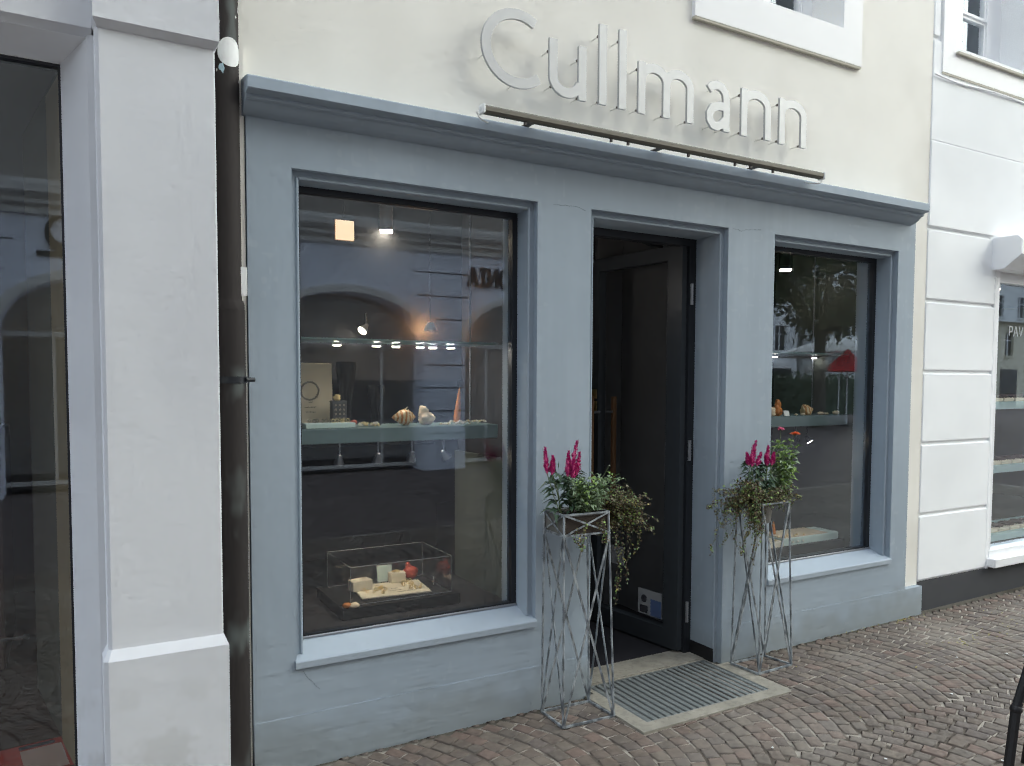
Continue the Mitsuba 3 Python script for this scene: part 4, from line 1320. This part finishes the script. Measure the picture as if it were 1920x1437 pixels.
def conch(label, c, r, L, mat, seed, spikes=True, tilt=0.0):
    s = thing('conch_shell', label, 'shell')
    c = np.array(c, float)
    body = lathe([(0.001, -0.5 * L), (0.35 * r, -0.38 * L), (0.8 * r, -0.15 * L), (r, 0.08 * L), (0.85 * r, 0.2 * L), (0.7 * r, 0.24 * L), (0.55 * r, 0.33 * L), (0.3 * r, 0.40 * L), (0.001, 0.5 * L)], (0, 0, 0), 22)
    v = np.array(body.vertices)
    an = np.arctan2(v[:, 1], v[:, 0])
    body.vertices = v * (1 + 0.08 * np.sin(5 * an + v[:, 2] / L * 9))[:, None]
    body.apply_transform(trimesh.transformations.rotation_matrix(PI / 2 + tilt, (0, 1, 0)))
    body.apply_translation(c)
    part(s, 'body', body, mat, smooth=50)
    if spikes:
        for a in np.linspace(-0.3, PI + 0.3, 7):
            p = c + np.array([0.06 * L, -r * 0.9 * math.cos(a) * 0.8, r * 0.9 * math.sin(a)])
            part(s, 'spine', bar(p, p + np.array([0.10 * L, -0.30 * r * math.cos(a), 0.35 * r * max(0, math.sin(a))]), 0.005, 0.001, sides=6), 'shell_cream')


conch('orange and cream striped conch shell in the middle of the left shelf', (1.428, 0.45, 1.416), 0.041, 0.120, 'conch_striped', 1)
k = thing('coral_piece', 'cream coral piece right of the striped conch', 'coral')
put(k, cat([lumpy((1.56, 0.47, 1.405), 0.042, (1, .8, .8), .5, 45, 12), lumpy((1.545, 0.48, 1.44), 0.028, (.9, .8, 1.1), .5, 45, 13)]), 'shell_cream', smooth=True)
k = thing('gold_chain', 'little heap of gold and pearl beads left of the striped conch', 'necklace')
rg = np.random.default_rng(9)
for i in range(16):
    part(k, 'bead', ball((1.225 + rg.uniform(-.035, .05), 0.40 + rg.uniform(-.03, .03), 1.383 + abs(rg.normal(0, .006))), rg.uniform(.005, .009), 1), 'bead_gold' if i % 3 else 'bead_pearl', smooth=True)
k = thing('pearl_bracelet', 'pearl and gold bracelets in a row at the right end of the shelf', 'bracelet')
for i in range(34):
    x = 1.60 + i * 0.0075
    part(k, 'bead', ball((x, 0.385 + 0.012 * math.sin(i * .9), 1.382 + (0.012 * abs(math.sin(i * .55)) if i > 6 else 0)), 0.0058, 1), 'bead_pearl' if i % 5 else 'bead_gold', smooth=True)
k = thing('horn_shell', 'tall yellow horn shaped shell standing near the right end of the left window', 'shell')
put(k, rot(lathe([(0.001, 0), (0.016, 0.0), (0.019, 0.03), (0.013, 0.10), (0.006, 0.165), (0.001, 0.19)], (1.752, 0.52, 1.376), 14), 0.10, (0, 1, 0), (1.752, 0.52, 1.376)), 'shell_orange', smooth=40)

# the acrylic case on its dark plinth
AC = thing('acrylic_case', 'clear acrylic case standing on a black plinth low in the left window', 'display case')
ax0, ax1, ay0, ay1, az0, az1 = 1.145, 1.685, 0.44, 0.83, 0.502, 0.690
part(AC, 'plinth', box(ax0 - 0.05, ax1 + 0.03, ay0 - 0.04, ay1 + 0.03, 0.4455, 0.500), 'black')
qs = [((ax0, ay0, az0), (ax1, ay0, az0), (ax1, ay0, az1), (ax0, ay0, az1)), ((ax0, ay1, az0), (ax1, ay1, az0), (ax1, ay1, az1), (ax0, ay1, az1)), ((ax0, ay0, az0), (ax0, ay1, az0), (ax0, ay1, az1), (ax0, ay0, az1)),
      ((ax1, ay0, az0), (ax1, ay1, az0), (ax1, ay1, az1), (ax1, ay0, az1)), ((ax0, ay0, az1), (ax1, ay0, az1), (ax1, ay1, az1), (ax0, ay1, az1))]
for s in qs:
    part(AC, 'pane', trimesh.Trimesh(s, [(0, 1, 2), (0, 2, 3)], process=False), 'acrylic')
ed = []
for x in (ax0, ax1):
    for y in (ay0, ay1):
        ed.append(bar((x, y, az0), (x, y, az1), 0.0014, sides=4))
for y in (ay0, ay1):
    ed += [bar((ax0, y, az1), (ax1, y, az1), 0.0012, sides=4), bar((ax0, y, az0), (ax1, y, az0), 0.0012, sides=4)]
for x in (ax0, ax1):
    ed.append(bar((x, ay0, az1), (x, ay1, az1), 0.0012, sides=4))
for m in ed:
    part(AC, 'edge', m, 'acrylic_edge')
k = thing('jewellery_board', 'cream board of small rings inside the acrylic case', 'display board')
part(k, 'board', rot(box(1.235, 1.600, 0.49, 0.74, 0.503, 0.512, 0.002), -0.10, (0, 0, 1), (1.4, 0.6, 0.5)), 'cream_card')
rg = np.random.default_rng(3)
for i in range(36):
    x = rg.uniform(1.26, 1.38) if i < 20 else rg.uniform(1.48, 1.57)
    t = trimesh.creation.torus(0.0075, 0.0022, major_sections=10, minor_sections=5)
    t.apply_transform(trimesh.transformations.rotation_matrix(PI / 2, (1, 0, 0)))
    t.apply_transform(trimesh.transformations.rotation_matrix(rg.uniform(-1, 1), (0, 0, 1)))
    t.apply_translation((x, rg.uniform(0.53, 0.70), 0.521))
    part(k, 'ring', t, 'bead_gold', smooth=True)
for i, (x0, x1, y) in enumerate(((1.395, 1.455, .60), (1.385, 1.46, .565), (1.42, 1.53, .53))):
    part(k, 'text_line', box(x0, x1, y, y + 0.006, 0.5122, 0.5128), 'wire_dark')
k = thing('cream_block', 'folded cream card block at the left in the acrylic case', 'card')
put(k, rot(box(1.212, 1.322, 0.63, 0.70, 0.5125, 0.566, 0.003), 0.12, (0, 0, 1), (1.27, .67, .5)), 'cream_card')
k = thing('mint_card', 'pale mint card leaning at the back of the acrylic case', 'card')
put(k, rot(box(1.405, 1.490, 0.785, 0.792, 0.503, 0.592, 0.001), -0.12, (1, 0, 0), (1.45, .79, .503)), 'mint')
k = thing('cream_cube', 'small cream cube with jewellery in front of the mint card', 'display stand')
part(k, 'cube', box(1.450, 1.535, 0.70, 0.75, 0.5125, 0.566, 0.003), 'cream_card')
part(k, 'jewellery', lumpy((1.49, 0.725, 0.571), 0.014, (1.8, .8, .5), .5, 80, 4), 'bead_gold')
k = thing('red_shell', 'large orange red shell at the back right of the acrylic case', 'shell')
put(k, cat([lumpy((1.590, 0.765, 0.542), 0.042, (0.95, .7, 1.0), .35, 28, 6), lumpy((1.572, 0.765, 0.578), 0.018, (.8, .7, 1.3), .3, 30, 7)]), 'shell_red', smooth=True)
for i, (x, y, mt, lab) in enumerate(((1.150, 0.395, 'shell_orange', 'orange'), (1.182, 0.385, 'shell_cream', 'cream'))):
    k = thing('small_shell', f'small {lab} shell on the plinth outside the left corner of the acrylic case', 'shell')
    put(k, lumpy((x - 0.03, y + 0.02, 0.514), 0.021, (1.2, .9, .7), .3, 40, 20 + i), mt, smooth=True)
k = thing('white_stick', 'thin white pin stand at the right in the acrylic case', 'display stand')
put(k, cat([bar((1.655, 0.60, 0.503), (1.655, 0.60, 0.545), 0.0015, sides=5), ball((1.655, 0.60, 0.548), 0.0035, 1)]), 'paper')

# ------------------------------------------------------------------ goods in the right display window
lamp_spot('black spotlight with a lit bulb under the right window shelf', 4.345, 0.42, 1.222, (0.25, -0.5, -0.8), 1.5, None, 'dark_frame')
lamp_spot('small unlit spotlight under the right window shelf', 4.230, 0.42, 1.235, (-0.4, -0.5, -0.7), 0.0, None, 'dark_frame')
q = thing('ceiling_spot', 'round ceiling spot at the top left of the right display window', 'lamp')
part(q, 'housing', bar((4.33, 0.62, 2.385), (4.33, 0.62, 2.64), 0.045, sides=18), 'room_dark')
emit(q, 'lens', bar((4.33, 0.62, 2.372), (4.33, 0.62, 2.384), 0.038, sides=18), HAL, 1.1)
for i, x in enumerate((4.22, 4.62)):
    d = thing('shelf_light', 'flat light under the upper glass shelf of the right window, %s one' % ('left', 'right')[i], 'lamp', 'flat lights under the upper shelf of the right window')
    part(d, 'rim', bar((x, 0.60, 1.772), (x, 0.60, 1.7855), 0.024, sides=16), 'spot_metal')
    emit(d, 'lens', bar((x, 0.60, 1.7695), (x, 0.60, 1.7715), 0.019, sides=16), (1, .95, .85), 0.6)
conch('cream conch shell at the left end of the right shelf', (3.955, 0.40, 1.405), 0.040, 0.11, 'shell_cream', 3, False, 0.5)
k = thing('coral_piece', 'upright orange coral beside the white card on the right shelf', 'coral')
put(k, cat([lumpy((4.045, 0.42, 1.405), 0.036, (1, .8, 1.0), .5, 45, 22), lumpy((4.055, 0.42, 1.445), 0.024, (.8, .8, 1.4), .5, 45, 23)]), 'shell_orange', smooth=True)
k = thing('price_card', 'small white card leaning on the right shelf', 'card')
put(k, rot(box(4.045, 4.095, 0.352, 0.357, 1.3755, 1.412, 0.001), -0.3, (1, 0, 0), (4.07, .355, 1.376)), 'paper')
conch('fan shaped cream and orange shell in the middle of the right shelf', (4.33, 0.42, 1.405), 0.045, 0.10, 'conch_striped', 5, False, 0.9)
for i, (x, s) in enumerate(((4.20, .010), (4.265, .012), (4.44, .016), (4.50, .012), (4.60, .020))):
    k = thing('pebble_shell', ORD[i] + ' little pale shell from the left on the right window shelf', 'shell', 'little pale shells on the right shelf')
    put(k, lumpy((x, 0.39, 1.376 + s * .6), s, (1.5, 1, .7), .3, 60, 30 + i, 2), 'shell_cream', smooth=True)
k = thing('display_block', 'cream and mint display block on a dark plinth low in the right window', 'display stand')
part(k, 'plinth', box(3.72, 4.60, 0.30, 0.62, 0.4455, 0.520), 'stand_grey')
part(k, 'block', box(4.02, 4.56, 0.315, 0.52, 0.521, 0.572, 0.003), 'mint')
part(k, 'top_card', box(4.022, 4.45, 0.318, 0.518, 0.5725, 0.5765), 'cream_board')
part(k, 'step', box(3.76, 4.018, 0.31, 0.50, 0.521, 0.560, 0.003), 'cream_card')
for i in range(7):
    part(k, 'ear_stud', ball((3.96 + i * 0.045, 0.33 + 0.02 * (i % 2), (0.566 if i < 1 else 0.581)), 0.008, 1, (1, 1, .8)), 'bead_gold', smooth=True)
for i, x in enumerate((4.10, 4.15, 4.20)):
    part(k, 'ear_stud', ball((x, 0.308, 0.545), 0.007, 1), 'bead_pearl', smooth=True)
k = thing('spire_shell', 'pointed orange shell standing at the left of the low display block', 'shell')
put(k, lathe([(0.001, 0), (0.018, 0.004), (0.016, 0.03), (0.009, 0.065), (0.001, 0.09)], (4.06, 0.44, 0.577), 12), 'shell_orange', smooth=40)

# ------------------------------------------------------------------ black stand at the right edge
BS = thing('folding_stand', 'black folding stand whose slanted leg cuts the lower right edge of the photo', 'stand')
p0, p1, p2 = np.array((2.985, -1.705, 0.56)), np.array((2.941, -1.691, 0.42)), np.array((2.872, -1.689, zg(2.87)))
for off in (np.array((0, 0, 0)), np.array((0.30, -0.46, 0))):
    part(BS, 'leg', cat([bar(p1 + off, p2 + off, 0.0175, sides=8), bar(p0 + off + (p0 - p1) * 1.6, p1 + off, 0.0165, sides=8), ball(p1 + off, 0.0205, 2)]), 'black', smooth=40)
    q0 = p0 + off + np.array((0.36, 0.20, 0.22))
    part(BS, 'leg', bar(p0 + off + (p0 - p1) * 1.6, np.array((q0[0] + 0.1, q0[1] + .03, zg(3.4))), 0.012, sides=8), 'black')
part(BS, 'top_bar', bar(p0 + (p0 - p1) * 1.6, p0 + (p0 - p1) * 1.6 + np.array((0.30, -0.46, 0)), 0.012, sides=8), 'black')

# ------------------------------------------------------------------ across the street (seen mirrored in the panes)
OB = thing('arcade_house', 'white house with arched shopfronts across the street, mirrored in the left display window', 'building')
OY = -9.1
arches = []
for i in range(-10, 2):
    c = 3.965 + 3.5 * i + (0.0 if i < 1 else 0)
    arches.append(c)
gx0, gx1 = -32.0, 9.6


def arch_poly(c, hw_, sp, rise, foot):
    return sg.Polygon([(c + hw_, foot)] + arc(c, sp, hw_, rise, 0, 180, 24) + [(c - hw_, foot)])


wp = sg.box(gx0, -0.2, gx1, 3.84)
for c in arches:
    wp = wp.difference(arch_poly(c, 1.345, 2.29, 0.77, -0.3))
wm = plate_xz(wp, OY - 0.5, OY)
part(OB, 'wall', wm, 'opposite_white')
for c in arches:
    ring = arch_poly(c, 1.345 + 0.14, 2.29, 0.90, 2.28).difference(arch_poly(c, 1.347, 2.29, 0.772, 2.0))
    part(OB, 'arch_trim', plate_xz(ring, OY - 0.01, OY + 0.035), 'opposite_trim')
for c in arches[:-1]:
    for z in (0.66, 1.06, 1.47, 1.87, 2.675, 3.08, 3.485):
        w = 0.80 if z < 2.3 else (0.83 if z < 2.8 else 1.0 if z < 3.2 else 1.2)
        part(OB, 'wall_groove', box(c + 1.75 - w / 2, c + 1.75 + w / 2, OY - 0.004, OY + 0.003, z - 0.010, z + 0.010), 'opposite_dark')
cp = [(OY - 0.1, 3.84), (OY + 0.05, 3.84), (OY + 0.05, 3.93), (OY + 0.13, 3.97), (OY + 0.13, 4.02), (OY + 0.24, 4.10), (OY + 0.26, 4.20), (OY + 0.26, 4.26), (OY - 0.1, 4.30)]
part(OB, 'cornice', prism_x(cp, gx0, gx1), 'opposite_trim')
uw = mbox(gx0, gx1, OY - 0.5, OY - 0.02, 4.28, 10.6)
for c in arches:
    uw = uw - mbox(c - 0.55, c + 0.55, OY - 1, OY + 1, 5.3, 7.1)
part(OB, 'upper_wall', tm(uw), 'opposite_upper')
for c in arches:
    w = node(OB, 'upper_window')
    part(w, 'frame', tm(mbox(c - 0.55, c + 0.55, OY - 0.25, OY - 0.18, 5.3, 7.1) - mbox(c - 0.48, c - 0.03, OY - 2, OY, 5.38, 7.02) - mbox(c + 0.03, c + 0.48, OY - 2, OY, 5.38, 7.02)), 'white_frame')
    part(w, 'pane', box(c - 0.55, c + 0.55, OY - 0.30, OY - 0.28, 5.3, 7.1), 'opposite_dark')
part(OB, 'roof', prism_x([(OY + 0.4, 10.5), (OY - 4.5, 13.0), (OY - 9.0, 10.5)], gx0, gx1), 'roof_red')
part(OB, 'side_wall', box(gx1 - 0.4, gx1 - 0.001, OY - 9.0, OY - 0.501, -0.2, 10.5), 'opposite_white')
part(OB, 'side_wall', box(gx0 + 0.001, gx0 + 0.4, OY - 9.0, OY - 0.501, -0.2, 10.5), 'opposite_white')
part(OB, 'rear_wall', box(gx0 + 0.4, gx1 - 0.4, OY - 9.0, OY - 8.7, -0.2, 10.5), 'opposite_white')
part(OB, 'interior_ceiling', box(gx0 + 0.4, gx1 - 0.4, OY - 4.0, OY - 0.501, 3.2, 3.3), 'brown_ceiling')
part(OB, 'interior_wall', box(gx0 + 0.4, gx1 - 0.4, OY - 2.6, OY - 2.5, 0, 3.3), 'opposite_room')
part(OB, 'interior_floor', box(gx0 + 0.4, gx1 - 0.4, OY - 4.0, OY - 0.501, -0.1, 0.03), 'floor_dark')
for c in arches:
    part(OB, 'shop_glazing', cat([box(c - 1.34, c + 1.34, OY - 0.42, OY - 0.38, 2.20, 2.27), box(c - 1.34, c + 1.34, OY - 0.42, OY - 0.38, 0.08, 0.14)] + [box(c + x - 0.02, c + x + 0.02, OY - 0.42, OY - 0.38, 0.141, 2.199) for x in (-0.72, 0.72)]), 'opposite_trim')
    part(OB, 'pane', trimesh.Trimesh([(c - 1.36, OY - 0.40, 0), (c + 1.36, OY - 0.40, 0), (c + 1.36, OY - 0.40, 3.1), (c - 1.36, OY - 0.40, 3.1)], [(0, 1, 2), (0, 2, 3)], process=False), 'glass')


for c in arches[-4:]:
    for dx in (-0.75, 0.75):
        lk = node(OB, 'ceiling_lamp')
        scene[lk] = mikit.ply(bar((c + dx, OY - 1.3, 3.17), (c + dx, OY - 1.3, 3.199), 0.11, sides=16), 'mat_white_frame', emitter={'type': 'area', 'radiance': rgb(np.array(HAL) * LAMP * 0.9)})


def facing_street(m, xr, z, y):
    """lettering that reads from the shop's side of the street (reading direction -x); xr = where it ends"""
    v = np.array(m.vertices)
    w = v[:, 0].max()
    m = m.copy()
    m.vertices = np.stack([xr + w - v[:, 0], y + v[:, 2], z + v[:, 1]], 1)
    return m


SO = thing('arcade_lettering', 'dark letters ONIA on the arcade house, mirrored at the right of the left display window', 'lettering')
xe = 6.146
for ch in reversed('ONIA'):
    m = meshkit.text_mesh(ch, 0.325, 0.05, bold=True)
    m.vertices = (np.array(m.vertices) - [m.vertices[:, 0].min(), 0, 0]) * [0.74, 1, 1]
    part(SO, 'letter', facing_street(m, xe, 3.298, OY + 0.01), 'sign_dark')
    xe += (m.vertices[:, 0].max()) + 0.03
SL2 = thing('roundel_sign', 'dark roundel sign over the arcade, mirrored in the far left window', 'sign')
rg_ = sg.Point(-0.02, 3.60).buffer(0.30).difference(sg.Point(-0.08, 3.64).buffer(0.17))
part(SL2, 'roundel', plate_xz(rg_, OY + 0.005, OY + 0.04), 'sign_dark')
part(SL2, 'bar', box(-0.42, 0.35, OY + 0.005, OY + 0.03, 3.285, 3.35), 'sign_dark')


def house(name, label, x0, x1, y, h, mat, nx, floors, ground_dark, z0w=3.6, rh=3.2, rm='roof_red'):
    k = thing(name, label, 'building')
    d = 8.0
    wall = mbox(x0, x1, y - d, y, -0.3, h)
    wins = []
    for f in range(floors):
        for i in range(nx):
            c = x0 + (x1 - x0) * (i + 0.5) / nx
            z = z0w + f * 2.9
            if z + 1.6 < h:
                wins.append((c, z))
                wall = wall - mbox(c - 0.5, c + 0.5, y - 0.2, y + 1, z, z + 1.55)
    part(k, 'wall', tm(wall), mat)
    for c, z in wins:
        w = part(k, 'window', box(c - 0.5, c + 0.5, y - 0.199, y - 0.17, z, z + 1.55), 'opposite_dark')
        part(w, 'frame', cat([box(c - 0.03, c + 0.03, y - 0.168, y - 0.13, z, z + 1.55), box(c - 0.5, c + 0.5, y - 0.168, y - 0.132, z + 1.0, z + 1.05)]), 'white_frame')
        part(w, 'sill', box(c - 0.6, c + 0.6, y - 0.001, y + 0.12, z - 0.12, z - 0.02), mat)
    if ground_dark:
        for i in range(nx):
            c = x0 + (x1 - x0) * (i + 0.5) / nx
            part(k, 'shop_opening', box(c - 1.0, c + 1.0, y + 0.002, y + 0.03, 0.1, 2.5), 'opposite_dark')
    part(k, 'roof', prism_x([(y + 0.5, h), (y - d / 2, h + rh), (y - d - 0.5, h)], x0 - 0.3, x1 + 0.3), rm)


house('plain_house', 'far white house beyond the square, mirrored under the tree in the right display window', 13.0, 40.5, -31.0, 9.5, 'far_white', 9, 2, True)
house('grey_house', 'far grey house with tall windows, mirrored at the top of the right shop window', 41.0, 64.0, -29.0, 12.0, 'far_grey', 8, 3, False)
house('yellow_house', 'low yellow house in front of the grey one, mirrored in the right shop window', 50.0, 62.0, -25.5, 5.6, 'far_yellow', 4, 1, True, 3.4, 0.3, 'far_grey')


def tree(label, x, y, r, h, cz, rx, rz, n, seed):
    rng = np.random.default_rng(seed)
    t = thing('plane_tree', label, 'tree', 'plane trees of the square')
    part(t, 'trunk', tube([(x, y, -0.1), (x + .05, y, 1.2), (x - .03, y + .03, 2.4), (x + .05, y, h)], [r * 1.3, r, r * .9, r * .8], 12), 'bark', smooth=True)
    tips = []
    for i in range(9):
        an, el = rng.random() * 2 * PI, rng.uniform(0.35, 1.1)
        e = np.array([x + rx * .75 * math.cos(an) * math.cos(el), y + rx * .75 * math.sin(an) * math.cos(el), h + rz * 1.2 * math.sin(el)])
        b = np.array([x, y, h - .3 + .3 * rng.random()])
        part(t, 'limb', tube([b, (b + e) / 2 + rng.normal(0, .2, 3), e], [r * .5, r * .32, r * .1], 7), 'bark', smooth=True)
        tips.append(e)
    cl = []
    for i in range(70):
        u = rng.normal(0, 1, 3)
        u /= np.linalg.norm(u)
        cl.append(np.array([x, y, cz]) + u * np.array([rx, rx, rz]) * rng.uniform(0.45, 1.0) ** .6)
    cl = np.array(cl)
    idx = rng.integers(0, len(cl), n)
    P = cl[idx] + rng.normal(0, 1, (n, 3)) * [0.55, 0.55, 0.38]
    P = P[P[:, 2] > h - 0.55 + 0.5 * meshkit.noise(P * .8, 3)]
    part(t, 'crown', leaves(P, rng.normal(0, 1, (len(P), 3)), rng.uniform(.16, .30, len(P)), .18, .1, .2, rng), 'tree_leaf', kind='stuff')


tree('nearer plane tree with the parasol beside it, mirrored in the right window', 21.6, -14.0, 0.20, 3.3, 6.2, 5.0, 2.9, 16000, 61)
tree('plane tree further back, left of the nearer one in the mirror image', 18.6, -17.5, 0.24, 3.6, 6.8, 4.6, 3.0, 14000, 62)


def parasol(label, x, y, r, z0, z1, n, mats, seed, group):
    k = thing('parasol', label, 'parasol', group)
    part(k, 'pole', bar((x, y, 0), (x, y, z1), 0.025, sides=8), 'white_frame')
    part(k, 'foot', lathe([(0.001, 0), (0.30, 0), (0.30, 0.06), (0.05, 0.12), (0.001, 0.12)], (x, y, 0.02), 16), 'black')
    for i in range(n):
        a0, a1 = 2 * PI * i / n + seed, 2 * PI * (i + 1) / n + seed
        e0, e1 = np.array((x + r * math.cos(a0), y + r * math.sin(a0), z0)), np.array((x + r * math.cos(a1), y + r * math.sin(a1), z0))
        ap = np.array((x, y, z1))
        dz = np.array((0, 0, 0.012))
        dr_ = np.array((0, 0, 0.16))
        part(k, 'canopy_panel', cat([hull([ap, e0, e1, ap - dz, e0 - dz, e1 - dz]), hull([e0, e1, e0 - dr_, e1 - dr_, e0 * 0.999 + ap * 0.001, e1 * 0.999 + ap * 0.001])]), mats[i % len(mats)])


GP = 'parasols on the square'
parasol('red and white panelled parasol, mirrored in the right display window', 23.3, -14.2, 1.5, 2.12, 2.75, 8, ['canopy_red', 'canopy_white', 'canopy_red', 'canopy_white'], 0.55, GP)
parasol('large white parasol behind the red one in the mirror image', 26.5, -17.0, 2.4, 2.75, 3.5, 8, ['canopy_white'], 0.2, GP)
parasol('white parasol left of the tree trunk in the mirror image', 17.3, -13.2, 1.3, 2.15, 2.65, 8, ['canopy_white'], 0.1, GP)


HG = thing('hedge', 'clipped dark hedge behind the parasols, mirrored low in the right display window', 'hedge')
rh_ = np.random.default_rng(88)
n = 9000
P = np.stack([rh_.uniform(23.5, 40.0, n), rh_.uniform(-21.6, -20.4, n), rh_.uniform(0.1, 1.95, n) + 0.12 * np.sin(rh_.uniform(0, 6, n))], 1)
part(HG, 'core', box(23.7, 39.8, -21.4, -20.7, 0.02, 1.75), 'leaf_dark')
part(HG, 'foliage', leaves(P, rh_.normal(0, 1, (n, 3)), rh_.uniform(.12, .22, n), .12, .1, .2, rh_), 'tree_leaf', kind='stuff')
